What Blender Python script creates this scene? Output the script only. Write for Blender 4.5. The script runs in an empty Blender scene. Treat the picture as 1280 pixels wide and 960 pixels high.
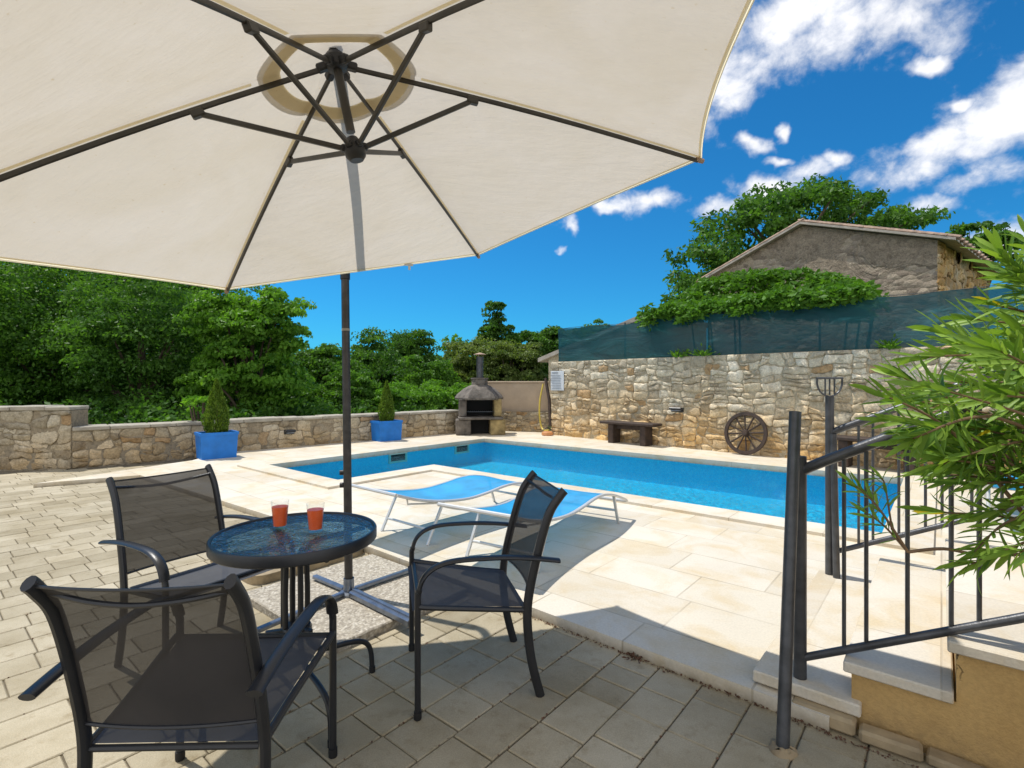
import bpy, math, random
import numpy as np
from mathutils import Vector, Matrix
from mathutils.geometry import tessellate_polygon
R = math.radians
S = bpy.context.scene
COL = S.collection
rng = random.Random(7)
F = 640.0; H = 1.32; HY = 479.0
def at(px, py, Y):                     # author's note of where a measured point stands, at its real distance
    return Vector(((px-640)/F*Y, Y, H-(py-HY)/F*Y))
ANG1 = R(50.0)                         # the pool's long direction and its cross direction
U1 = Vector((math.cos(ANG1), math.sin(ANG1), 0)); U2 = Vector((math.sin(ANG1), -math.cos(ANG1), 0))
DK = 0.055                              # deck level

# ------------------------------------------------------------------ materials
class NT:
    def __init__(s, name):
        s.m = bpy.data.materials.new(name); s.m.use_nodes = True
        s.t = s.m.node_tree; s.t.nodes.clear()
        s.out = s.t.nodes.new('ShaderNodeOutputMaterial')
    def n(s, typ, **kw):
        nd = s.t.nodes.new(typ)
        ins = kw.pop('ins', {})
        for k, v in kw.items(): setattr(nd, k, v)
        for k, v in ins.items():
            if isinstance(v, bpy.types.NodeSocket): s.t.links.new(v, nd.inputs[k])
            else: nd.inputs[k].default_value = v
        return nd
    def link(s, a, b): s.t.links.new(a, b)
    def math(s, op, a, b=0.0, clamp=False):
        nd = s.n('ShaderNodeMath', operation=op, ins={0: a, 1: b}); nd.use_clamp = clamp
        return nd.outputs[0]
    def noise(s, scale, detail=4, vec=None, rough=0.55, dist=0.0):
        nd = s.n('ShaderNodeTexNoise', ins={'Scale': scale, 'Detail': detail, 'Roughness': rough, 'Distortion': dist})
        if vec is not None: s.link(vec, nd.inputs['Vector'])
        return nd.outputs[0]
    def ramp(s, fac, stops, interp='LINEAR'):
        nd = s.n('ShaderNodeValToRGB'); cr = nd.color_ramp; cr.interpolation = interp
        while len(cr.elements) < len(stops): cr.elements.new(0.5)
        for e, (p, c) in zip(cr.elements, stops):
            e.position = p; e.color = (*c, 1) if len(c) == 3 else c
        s.link(fac, nd.inputs[0]); return nd.outputs[0]
    def mix(s, fac, a, b, mode='MIX'):
        nd = s.n('ShaderNodeMix', data_type='RGBA', blend_type=mode)
        for sock, v in ((nd.inputs[0], fac), (nd.inputs[6], a), (nd.inputs[7], b)):
            if isinstance(v, bpy.types.NodeSocket): s.link(v, sock)
            else: sock.default_value = v if not isinstance(v, tuple) or len(v) == 4 else (*v, 1)
        return nd.outputs[2]
    def bump(s, h, strength=0.4, dist=0.01, normal=None):
        nd = s.n('ShaderNodeBump', ins={'Strength': strength, 'Distance': dist, 'Height': h})
        if normal is not None: s.link(normal, nd.inputs['Normal'])
        return nd.outputs[0]
    def obj(s): return s.n('ShaderNodeTexCoord').outputs['Object']
    def geo(s): return s.n('ShaderNodeNewGeometry').outputs['Position']
    def attr(s, name='var'): return s.n('ShaderNodeAttribute', attribute_name=name).outputs['Fac']
    def bsdf(s, **ins):
        nd = s.n('ShaderNodeBsdfPrincipled')
        for k, v in ins.items():
            k = k.replace('_', ' ')
            if isinstance(v, bpy.types.NodeSocket): s.link(v, nd.inputs[k])
            else: nd.inputs[k].default_value = (*v, 1) if isinstance(v, tuple) and len(v) == 3 and k != 'Normal' else v
        return nd
    def done(s, sh):
        s.link(sh.outputs[0] if hasattr(sh, 'outputs') else sh, s.out.inputs[0]); return s.m

def simple(name, col, rough=0.5, metal=0.0, var=0.15, nscale=6.0, bump=0.0, bscale=60.0, spec=0.5):
    t = NT(name); v = t.obj()
    nz = t.noise(nscale, 5, v)
    d = tuple(c*(1-var) for c in col); l = tuple(min(1, c*(1+var)) for c in col)
    c = t.ramp(nz, [(0.3, d), (0.7, l)])
    kw = dict(Base_Color=c, Roughness=rough, Metallic=metal)
    b = t.bsdf(**kw); b.inputs['Specular IOR Level'].default_value = spec
    if bump:
        t.link(t.bump(t.noise(bscale, 4, v), bump, 0.004), b.inputs['Normal'])
    return t.done(b)

M = {}
M['frame'] = simple('charcoal_powder_coat', (0.018, 0.019, 0.022), 0.35, 0.0, 0.2, 9, 0.15, 300)
M['rail'] = simple('grey_painted_steel', (0.075, 0.078, 0.085), 0.36, 0.4, 0.35, 14, 0.2, 120)
M['umb_metal'] = simple('bronze_painted_aluminium', (0.05, 0.046, 0.040), 0.4, 0.3, 0.25, 12)
M['umb_pole'] = simple('dark_umbrella_pole', (0.055, 0.05, 0.045), 0.42, 0.3, 0.35, 20)
M['galv'] = simple('galvanised_steel', (0.22, 0.25, 0.30), 0.35, 0.8, 0.25, 18)
M['alu'] = simple('lounger_aluminium', (0.62, 0.62, 0.60), 0.35, 0.35, 0.08, 8)
M['plastic_black'] = simple('black_plastic', (0.012, 0.012, 0.013), 0.45)
M['blue_planter'] = simple('blue_planter_paint', (0.006, 0.17, 0.58), 0.5, 0, 0.15, 5, 0.3, 40)
M['dark_wood'] = simple('dark_old_wood', (0.045, 0.028, 0.020), 0.75, 0, 0.45, 12, 0.6, 40)
M['soil'] = simple('soil', (0.05, 0.035, 0.022), 0.95, 0, 0.4, 20, 0.8, 60)
M['bark'] = simple('bark', (0.10, 0.075, 0.05), 0.9, 0, 0.4, 14, 0.8, 30)
M['twig'] = simple('oleander_twig', (0.20, 0.12, 0.065), 0.7, 0, 0.3, 20, 0.3, 90)
M['concrete'] = simple('rough_concrete', (0.36, 0.33, 0.27), 0.9, 0, 0.25, 6, 0.8, 45)
M['beige'] = None
M['juice'] = simple('red_orange_juice', (1.0, 0.13, 0.02), 0.3, 0, 0.1, 30)
M['hose'] = simple('yellow_hose', (0.50, 0.38, 0.05), 0.5)
M['orange'] = simple('orange_plastic', (0.55, 0.25, 0.10), 0.5)
M['white'] = simple('white_panel', (0.62, 0.66, 0.70), 0.4, 0, 0.1)
M['ink'] = simple('printed_grey', (0.25, 0.28, 0.33), 0.5)
M['skimmer'] = simple('skimmer_plastic', (0.45, 0.62, 0.50), 0.4)
M['pit'] = simple('dark_opening', (0.01, 0.01, 0.01), 0.8)
M['kerb'] = simple('weathered_kerb_stone', (0.33, 0.255, 0.155), 0.9, 0, 0.35, 9, 0.8, 40)
M['clay'] = simple('old_clay_tile', (0.33, 0.23, 0.17), 0.85, 0, 0.4, 9, 0.6, 30)
M['pale_wood'] = simple('pale_verge_board', (0.42, 0.38, 0.32), 0.8, 0, 0.2, 9, 0.4, 30)
M['dry'] = simple('dried_weed', (0.12, 0.06, 0.035), 0.9, 0, 0.4, 30)
M['rubber'] = simple('black_rubber_foot', (0.01, 0.01, 0.01), 0.7)

def m_paver():
    t = NT('concrete_pavers'); p = t.geo(); a = t.attr()
    base = t.ramp(a, [(0, (0.35, 0.30, 0.205)), (0.5, (0.41, 0.355, 0.25)), (1, (0.47, 0.41, 0.295))])
    st = t.noise(1.3, 6, p, 0.65); c = t.mix(t.ramp(st, [(0.42, (0, 0, 0)), (0.68, (1, 1, 1))]), base, t.mix(1.0, base, (0.66, 0.62, 0.52, 1), 'MULTIPLY'))
    blot = t.noise(11, 5, p, 0.7); c = t.mix(t.ramp(blot, [(0.55, (0, 0, 0)), (0.72, (0.7,)*3)]), c, t.mix(1.0, c, (0.62, 0.56, 0.45, 1), 'MULTIPLY'))
    fine = t.noise(220, 3, p); c = t.mix(0.55, c, t.mix(1.0, c, t.ramp(fine, [(0.3, (0.72,)*3), (0.7, (1.25,)*3)]), 'MULTIPLY'))
    b = t.bsdf(Base_Color=c, Roughness=0.85)
    t.link(t.bump(t.math('ADD', fine, t.math('MULTIPLY', t.noise(30, 4, p), 1.5)), 0.5, 0.003), b.inputs['Normal'])
    return t.done(b)
M['paver'] = m_paver()
def m_bed():
    t = NT('paver_joint_sand'); p = t.geo()
    c = t.ramp(t.noise(9, 6, p), [(0.3, (0.09, 0.075, 0.05)), (0.6, (0.20, 0.165, 0.11)), (0.75, (0.11, 0.12, 0.05))])
    return t.done(t.bsdf(Base_Color=c, Roughness=0.95))
M['bed'] = m_bed()
def m_deck(name, bw=0.60, bh=0.42, ang=None, joint=0.006):
    t = NT(name); p = t.geo()
    mp = t.n('ShaderNodeMapping', ins={'Vector': p, 'Rotation': (0, 0, R(40.0) if ang is None else ang)})
    wob = t.n('ShaderNodeVectorMath', operation='ADD', ins={0: mp.outputs[0], 1: (0, 0, 0)})
    br = t.n('ShaderNodeTexBrick', offset=0.37, squash=1.35, squash_frequency=3, ins={'Vector': mp.outputs[0], 'Scale': 1.0, 'Brick Width': bw, 'Row Height': bh,
             'Mortar Size': joint, 'Mortar Smooth': 0.4, 'Color1': (0, 0, 0, 1), 'Color2': (1, 1, 1, 1), 'Mortar': (0.5, 0.5, 0.5, 1)})
    base = t.ramp(br.outputs['Color'], [(0, (0.60, 0.54, 0.44)), (0.5, (0.64, 0.585, 0.48)), (1, (0.68, 0.625, 0.53))])
    n1 = t.noise(3.2, 7, p, 0.65, 0.6)
    c = t.mix(t.ramp(n1, [(0.45, (0, 0, 0)), (0.7, (1, 1, 1))]), base, t.mix(1.0, base, (0.92, 0.82, 0.64, 1), 'MULTIPLY'))
    big = t.noise(0.9, 5, p, 0.6); c = t.mix(t.ramp(big, [(0.4, (0, 0, 0)), (0.75, (0.8,)*3)]), c, t.mix(1.0, c, (0.86, 0.84, 0.80, 1), 'MULTIPLY'))
    fine = t.noise(90, 5, p); c = t.mix(0.5, c, t.mix(1.0, c, t.ramp(fine, [(0.25, (0.8,)*3), (0.7, (1.12,)*3)]), 'MULTIPLY'))
    patch = t.ramp(t.noise(2.1, 3, p), [(0.42, (0.15,)*3), (0.62, (0.85,)*3)])
    c = t.mix(t.math('MULTIPLY', br.outputs['Fac'], patch), c, (0.34, 0.28, 0.20, 1))
    zz = t.n('ShaderNodeSeparateXYZ', ins={0: p}).outputs[2]
    dirt = t.math('MULTIPLY', t.ramp(zz, [(0.0, (1, 1, 1)), (0.050, (0, 0, 0))]), t.ramp(t.noise(16, 5, p, 0.7), [(0.3, (0.3,)*3), (0.6, (1, 1, 1))]))
    c = t.mix(t.math('MULTIPLY', dirt, 0.85), c, (0.26, 0.21, 0.13, 1))
    b = t.bsdf(Base_Color=c, Roughness=0.7)
    hgt = t.math('ADD', t.math('MULTIPLY', br.outputs['Fac'], -1.2), t.math('ADD', t.math('MULTIPLY', fine, 0.4), n1))
    t.link(t.bump(hgt, 0.35, 0.006), b.inputs['Normal'])
    return t.done(b)
M['deck'] = m_deck('limestone_deck')
M['coping'] = m_deck('limestone_coping', 0.75, 3.0, R(40.0), 0.005)
M['tread'] = m_deck('limestone_treads', 0.9, 0.5, R(130.0), 0.004)
def m_agg():
    t = NT('exposed_aggregate'); p = t.geo()
    vo = t.n('ShaderNodeTexVoronoi', ins={'Vector': p, 'Scale': 75.0})
    c = t.ramp(vo.outputs['Color'], [(0.1, (0.24, 0.21, 0.17)), (0.5, (0.42, 0.37, 0.29)), (0.9, (0.62, 0.57, 0.48))])
    c = t.mix(t.ramp(vo.outputs['Distance'], [(0.3, (0, 0, 0)), (0.7, (0.6,)*3)]), c, (0.30, 0.26, 0.20, 1))
    b = t.bsdf(Base_Color=c, Roughness=0.9)
    t.link(t.bump(t.math('MULTIPLY', vo.outputs['Distance'], -1), 0.5, 0.006), b.inputs['Normal']); return t.done(b)
M['agg'] = m_agg()
def m_stone(name, ochre=0.5, dark=0.0, zmid=0.75):
    t = NT(name); p = t.geo(); a = t.attr()
    k = 1-dark
    c = t.ramp(a, [(0, (0.36*k, 0.31*k, 0.225*k)), (0.3, (0.49*k, 0.43*k, 0.32*k)), (0.62, (0.60*k, 0.53*k, 0.39*k)), (1, (0.72*k, 0.66*k, 0.53*k))])
    n = t.noise(1.6, 4, p, 0.6); z = t.n('ShaderNodeSeparateXYZ', ins={0: p}).outputs[2]
    low = t.math('MULTIPLY_ADD', z, -1.1/zmid) ; low.node.inputs[2].default_value = 1.25
    oc = t.math('MULTIPLY', t.math('MULTIPLY', low, t.ramp(n, [(0.35, (0.15,)*3), (0.62, (1,)*3)]), True), ochre*1.5, True)
    c = t.mix(oc, c, t.mix(1.0, c, (1.12, 0.80, 0.40, 1), 'MULTIPLY'))
    lone = t.n('ShaderNodeMath', operation='FRACT', ins={0: t.math('MULTIPLY', a, 17.3)}).outputs[0]
    c = t.mix(t.ramp(lone, [(0.93, (0, 0, 0)), (0.95, (0.7,)*3)]), c, (0.44*k, 0.25*k, 0.09*k, 1))
    n2 = t.noise(9, 7, p, 0.68); c = t.mix(t.ramp(n2, [(0.48, (0, 0, 0)), (0.70, (0.7,)*3)]), c, t.mix(1.0, c, (0.48, 0.44, 0.38, 1), 'MULTIPLY'))
    n3 = t.noise(38, 5, p, 0.7); c = t.mix(0.7, c, t.mix(1.0, c, t.ramp(n3, [(0.3, (0.5,)*3), (0.7, (1.3,)*3)]), 'MULTIPLY'))
    b = t.bsdf(Base_Color=c, Roughness=0.92)
    t.link(t.bump(t.math('ADD', n3, t.math('MULTIPLY', n2, 2.5)), 0.9, 0.012), b.inputs['Normal']); return t.done(b)
M['stone_tall'] = m_stone('rubble_stone_warm', 0.6, -0.10, 1.4)
M['stone_house'] = m_stone('ochre_house_stone', 1.0, 0.0, 9.0)
M['stone_low'] = m_stone('rubble_stone_grey', 0.4, 0.15, 0.6)
def m_mortar(name, col):
    t = NT(name); p = t.geo(); n = t.noise(22, 6, p, 0.7)
    c = t.ramp(n, [(0.3, tuple(x*0.45 for x in col)), (0.65, col)])
    b = t.bsdf(Base_Color=c, Roughness=0.95); t.link(t.bump(n, 0.8, 0.015), b.inputs['Normal']); return t.done(b)
M['mortar'] = m_mortar('sandy_mortar', (0.56, 0.47, 0.32))
M['mortar_d'] = m_mortar('dark_mortar', (0.36, 0.30, 0.21))
def m_plaster(name, col, d=0.15, scale=3.0, bs=0.35):
    t = NT(name); p = t.geo(); n = t.noise(scale, 6, p, 0.6)
    c = t.ramp(n, [(0.3, tuple(x*(1-d*1.6) for x in col)), (0.7, tuple(x*(1+d) for x in col))])
    n2 = t.noise(70, 4, p)
    b = t.bsdf(Base_Color=c, Roughness=0.9); t.link(t.bump(t.math('ADD', n2, t.math('MULTIPLY', t.noise(14, 4, p), 2)), bs, 0.01), b.inputs['Normal']); return t.done(b)
def m_tan():
    t = NT('tan_render'); p = t.geo(); n = t.noise(2.5, 6, p, 0.6); z = t.n('ShaderNodeSeparateXYZ', ins={0: p}).outputs[2]
    c = t.ramp(n, [(0.3, (0.50, 0.315, 0.115)), (0.7, (0.66, 0.44, 0.18))])
    wp = t.n('ShaderNodeVectorMath', operation='ADD', ins={0: p}); t.link(t.n('ShaderNodeTexNoise', ins={'Vector': p, 'Scale': 6.0, 'Detail': 4}).outputs[1], wp.inputs[1])
    vo = t.n('ShaderNodeTexVoronoi', feature='DISTANCE_TO_EDGE', ins={'Vector': wp.outputs[0], 'Scale': 1.6})
    crack = t.math('MULTIPLY', t.ramp(vo.outputs['Distance'], [(0.0, (1, 1, 1)), (0.012, (0, 0, 0))]), t.ramp(t.noise(1.7, 2, p), [(0.5, (0, 0, 0)), (0.6, (1, 1, 1))]))
    splash = t.math('MULTIPLY', t.ramp(z, [(0.0, (1, 1, 1)), (0.16, (0, 0, 0))]), t.ramp(t.noise(14, 5, p, 0.7), [(0.35, (0.2,)*3), (0.65, (1, 1, 1))]))
    c = t.mix(t.math('MULTIPLY', splash, 0.7), c, (0.20, 0.15, 0.085, 1)); c = t.mix(crack, c, (0.07, 0.05, 0.03, 1))
    g3 = t.noise(60, 5, p, 0.7); c = t.mix(0.5, c, t.mix(1.0, c, t.ramp(g3, [(0.3, (0.75,)*3), (0.7, (1.15,)*3)]), 'MULTIPLY'))
    b = t.bsdf(Base_Color=c, Roughness=0.92); t.link(t.bump(t.math('ADD', g3, t.math('MULTIPLY', crack, -3)), 0.8, 0.008), b.inputs['Normal']); return t.done(b)
M['tan'] = m_tan()
M['beige'] = m_plaster('beige_render', (0.46, 0.36, 0.26), 0.08)
M['grey_render'] = m_plaster('weathered_grey_render', (0.20, 0.18, 0.155), 0.4, 1.2, 0.8)
M['bbq'] = m_plaster('barbecue_concrete', (0.15, 0.13, 0.11), 0.4, 5.0, 1.0)
M['bbq_y'] = m_plaster('barbecue_yellow_side', (0.36, 0.27, 0.12), 0.4, 4.0, 0.8)
def m_house_old():
    t = NT('old_house_render'); p = t.geo()
    n = t.noise(0.9, 6, p, 0.62, 0.8); n2 = t.noise(7, 7, p, 0.7)
    vo = t.n('ShaderNodeTexVoronoi', ins={'Vector': t.n('ShaderNodeMapping', ins={'Vector': p, 'Scale': (3.2, 3.2, 6.0)}).outputs[0], 'Scale': 1.6, 'Randomness': 1.0})
    stone = t.ramp(vo.outputs['Color'], [(0.2, (0.25, 0.20, 0.15)), (0.8, (0.46, 0.38, 0.28))])
    plaster = t.ramp(n2, [(0.3, (0.20, 0.16, 0.115)), (0.7, (0.40, 0.325, 0.235))])
    f = t.ramp(n, [(0.47, (0, 0, 0)), (0.53, (1, 1, 1))])
    c = t.mix(f, plaster, stone); c = t.mix(0.5, c, t.mix(1.0, c, t.ramp(t.noise(28, 5, p, 0.7), [(0.3, (0.45,)*3), (0.7, (1.4,)*3)]), 'MULTIPLY'))
    b = t.bsdf(Base_Color=c, Roughness=0.95)
    t.link(t.bump(t.math('ADD', t.math('MULTIPLY', vo.outputs['Distance'], t.math('MULTIPLY', f, -0.9)), n2), 0.9, 0.05), b.inputs['Normal']); return t.done(b)
M['house'] = m_house_old()
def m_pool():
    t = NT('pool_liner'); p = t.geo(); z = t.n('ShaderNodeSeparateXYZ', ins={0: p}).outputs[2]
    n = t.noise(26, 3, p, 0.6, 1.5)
    c = t.ramp(n, [(0.35, (0.02, 0.54, 0.82)), (0.65, (0.08, 0.74, 0.93))])  # mottled blues paint the rippling light under water into the liner
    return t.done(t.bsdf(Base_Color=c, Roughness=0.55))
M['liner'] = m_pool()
M['liner_wall'] = simple('pool_liner_wall', (0.008, 0.36, 0.72), 0.5, 0, 0.2, 14)
def m_water():
    t = NT('pool_water'); p = t.geo()
    mp = t.n('ShaderNodeMapping', ins={'Vector': p, 'Scale': (1, 1, 1)})
    n = t.noise(9.0, 3, mp.outputs[0], 0.5, 0.8); n2 = t.noise(22, 2, mp.outputs[0])
    nb = t.bump(t.math('ADD', n, t.math('MULTIPLY', n2, 0.3)), 1.0, 0.22)
    tr = t.n('ShaderNodeBsdfTransparent', ins={'Color': (0.46, 0.90, 1.0, 1)})
    rf = t.n('ShaderNodeBsdfRefraction', ins={'Color': (0.55, 0.90, 0.97, 1), 'IOR': 1.06, 'Roughness': 0.0, 'Normal': nb})
    mx0 = t.n('ShaderNodeMixShader', ins={0: 0.07, 1: tr.outputs[0], 2: rf.outputs[0]})
    gl = t.n('ShaderNodeBsdfGlossy', ins={'Color': (1, 1, 1, 1), 'Roughness': 0.03, 'Normal': nb})
    fr = t.n('ShaderNodeFresnel', ins={'IOR': 1.33, 'Normal': nb})
    mx = t.n('ShaderNodeMixShader', ins={0: t.math('MULTIPLY', fr.outputs[0], 0.75), 1: mx0.outputs[0], 2: gl.outputs[0]})
    return t.done(mx)
M['water'] = m_water()
def m_glass(name, tint, nscale=0, strength=0.4, rough=0.02, refl=1.0, dist=0.004):
    t = NT(name); p = t.geo()
    gl = t.n('ShaderNodeBsdfGlossy', ins={'Color': (1, 1, 1, 1), 'Roughness': rough}); fr = t.n('ShaderNodeFresnel', ins={'IOR': t.math('MULTIPLY_ADD', t.n('ShaderNodeNewGeometry').outputs['Backfacing'], -0.8333)}); fr.inputs['IOR'].links[0].from_node.inputs[2].default_value = 1.5
    if nscale:
        nb = t.bump(t.math('ADD', t.noise(nscale, 2, p, 0.5, 1.0), t.math('MULTIPLY', t.noise(nscale*0.2, 1, p), 1.5)), strength, dist); t.link(nb, gl.inputs['Normal']); t.link(nb, fr.inputs['Normal'])
    tr = t.n('ShaderNodeBsdfTransparent', ins={'Color': (*tint, 1)})
    mx = t.n('ShaderNodeMixShader', ins={0: t.math('MULTIPLY', fr.outputs[0], refl, True), 1: tr.outputs[0], 2: gl.outputs[0]})
    return t.done(mx)
M['glass'] = m_glass('clear_glass', (0.97, 0.98, 0.98), refl=0.55)
M['tabletop'] = m_glass('rippled_table_glass', (0.45, 0.62, 0.68), 60, 1.0, 0.03, 1.9, 0.010)
def m_mesh(name, col, see, trans=0.12, weave=420):
    t = NT(name); v = t.obj()
    n = t.noise(5, 4, v); c = t.ramp(n, [(0.3, tuple(x*0.8 for x in col)), (0.7, tuple(x*1.2 for x in col))])
    w = t.n('ShaderNodeTexWave', ins={'Vector': v, 'Scale': weave/6.28, 'Distortion': 0.5})
    df = t.bsdf(Base_Color=c, Roughness=0.75); 
    tl = t.n('ShaderNodeBsdfTranslucent', ins={'Color': c})
    m1 = t.n('ShaderNodeMixShader', ins={0: trans, 1: df.outputs[0], 2: tl.outputs[0]})
    tr = t.n('ShaderNodeBsdfTransparent', ins={'Color': (1, 1, 1, 1)})
    m2 = t.n('ShaderNodeMixShader', ins={0: see, 1: m1.outputs[0], 2: tr.outputs[0]})
    return t.done(m2)
M['sling'] = m_mesh('charcoal_mesh_sling', (0.034, 0.030, 0.028), 0.11)
M['seat_sling'] = m_mesh('charcoal_mesh_seat', (0.048, 0.054, 0.070), 0.04)  # bluish grey puts the sky's reflection into the seat colour
M['lounger_blue'] = m_mesh('blue_mesh_sling', (0.012, 0.32, 0.64), 0.05, 0.2)
def m_net():
    t = NT('green_shade_net'); v = t.geo()
    mp = t.n('ShaderNodeMapping', ins={'Vector': v, 'Scale': (0.9, 0.9, 3.0)})
    n = t.noise(1.5, 5, mp.outputs[0], 0.6, 0.7); c = t.ramp(n, [(0.3, (0.003, 0.060, 0.080)), (0.6, (0.006, 0.105, 0.125)), (0.70, (0.04, 0.22, 0.25))])  # palest stop paints glints on the creases into the net colour
    df = t.bsdf(Base_Color=c, Roughness=0.6); t.link(t.bump(n, 0.5, 0.08), df.inputs['Normal'])
    tl = t.n('ShaderNodeBsdfTranslucent', ins={'Color': c}); m1 = t.n('ShaderNodeMixShader', ins={0: 0.3, 1: df.outputs[0], 2: tl.outputs[0]})
    tr = t.n('ShaderNodeBsdfTransparent'); m2 = t.n('ShaderNodeMixShader', ins={0: 0.13, 1: m1.outputs[0], 2: tr.outputs[0]})
    return t.done(m2)
M['net'] = m_net()
def m_canvas(name, col, tcol, tf=0.5):
    t = NT(name); v = t.geo()
    n = t.noise(2.2, 6, v, 0.6, 0.5); st = t.ramp(n, [(0.35, (1, 1, 1)), (0.75, (0.92, 0.90, 0.84))])
    n5 = t.noise(45, 4, v); st2 = t.ramp(n5, [(0.68, (1, 1, 1)), (0.80, (0.86, 0.78, 0.62))])
    c = t.mix(1.0, t.mix(1.0, (*col, 1), st, 'MULTIPLY'), st2, 'MULTIPLY'); ct = t.mix(1.0, (*tcol, 1), t.mix(1.0, st, st2, 'MULTIPLY'), 'MULTIPLY')
    mp = t.n('ShaderNodeMapping', ins={'Vector': v, 'Scale': (3, 9, 3)})
    nb = t.bump(t.math('ADD', t.noise(2.0, 4, mp.outputs[0]), t.math('MULTIPLY', t.noise(6.0, 3, v), 0.5)), 0.35, 0.03)
    df = t.n('ShaderNodeBsdfDiffuse', ins={'Color': c, 'Normal': nb}); tl = t.n('ShaderNodeBsdfTranslucent', ins={'Color': ct, 'Normal': nb})
    return t.done(t.n('ShaderNodeMixShader', ins={0: tf, 1: df.outputs[0], 2: tl.outputs[0]}))
M['canvas'] = m_canvas('cream_umbrella_canvas', (0.66, 0.61, 0.53), (0.62, 0.56, 0.48))
M['hem'] = m_canvas('beige_hem_tape', (0.76, 0.68, 0.50), (0.94, 0.84, 0.60), 0.68)
def m_leaf(name, dark, light, trans=0.35, gloss=0.5, extra=None):
    t = NT(name); a = t.attr()
    stops = [(0, dark), (0.85, light)] + ([(0.97, light), (1.0, extra)] if extra else [])
    c = t.ramp(a, stops)
    df = t.bsdf(Base_Color=c, Roughness=gloss); df.inputs['Specular IOR Level'].default_value = 0.2
    tl = t.n('ShaderNodeBsdfTranslucent', ins={'Color': t.mix(1.0, c, (1.5, 1.6, 0.6, 1), 'MULTIPLY')})
    return t.done(t.n('ShaderNodeMixShader', ins={0: trans, 1: df.outputs[0], 2: tl.outputs[0]}))
M['leaf_dark'] = m_leaf('leaf_dark_green', (0.034, 0.098, 0.018), (0.105, 0.225, 0.034), 0.42)
M['leaf_mid'] = m_leaf('leaf_mid_green', (0.045, 0.12, 0.018), (0.125, 0.26, 0.036), 0.42)
M['leaf_bright'] = m_leaf('leaf_bright_green', (0.06, 0.16, 0.018), (0.16, 0.33, 0.036), 0.42)
M['leaf_olive'] = m_leaf('leaf_olive_green', (0.08, 0.13, 0.03), (0.19, 0.24, 0.07), 0.42)
M['leaf_cypress'] = m_leaf('conifer_green', (0.05, 0.11, 0.015), (0.16, 0.25, 0.03))
M['leaf_fig'] = m_leaf('fig_leaf_green', (0.045, 0.12, 0.015), (0.12, 0.26, 0.03))
M['leaf_ole'] = m_leaf('oleander_leaf', (0.06, 0.15, 0.022), (0.28, 0.42, 0.07), 0.3, 0.4, (0.55, 0.42, 0.03))
def m_ground():
    t = NT('dry_grass_ground'); p = t.geo()
    c = t.ramp(t.noise(0.4, 8, p, 0.65), [(0.3, (0.035, 0.055, 0.018)), (0.55, (0.07, 0.095, 0.03)), (0.75, (0.13, 0.12, 0.06))])
    return t.done(t.bsdf(Base_Color=c, Roughness=0.95))
M['ground'] = m_ground()

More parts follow.
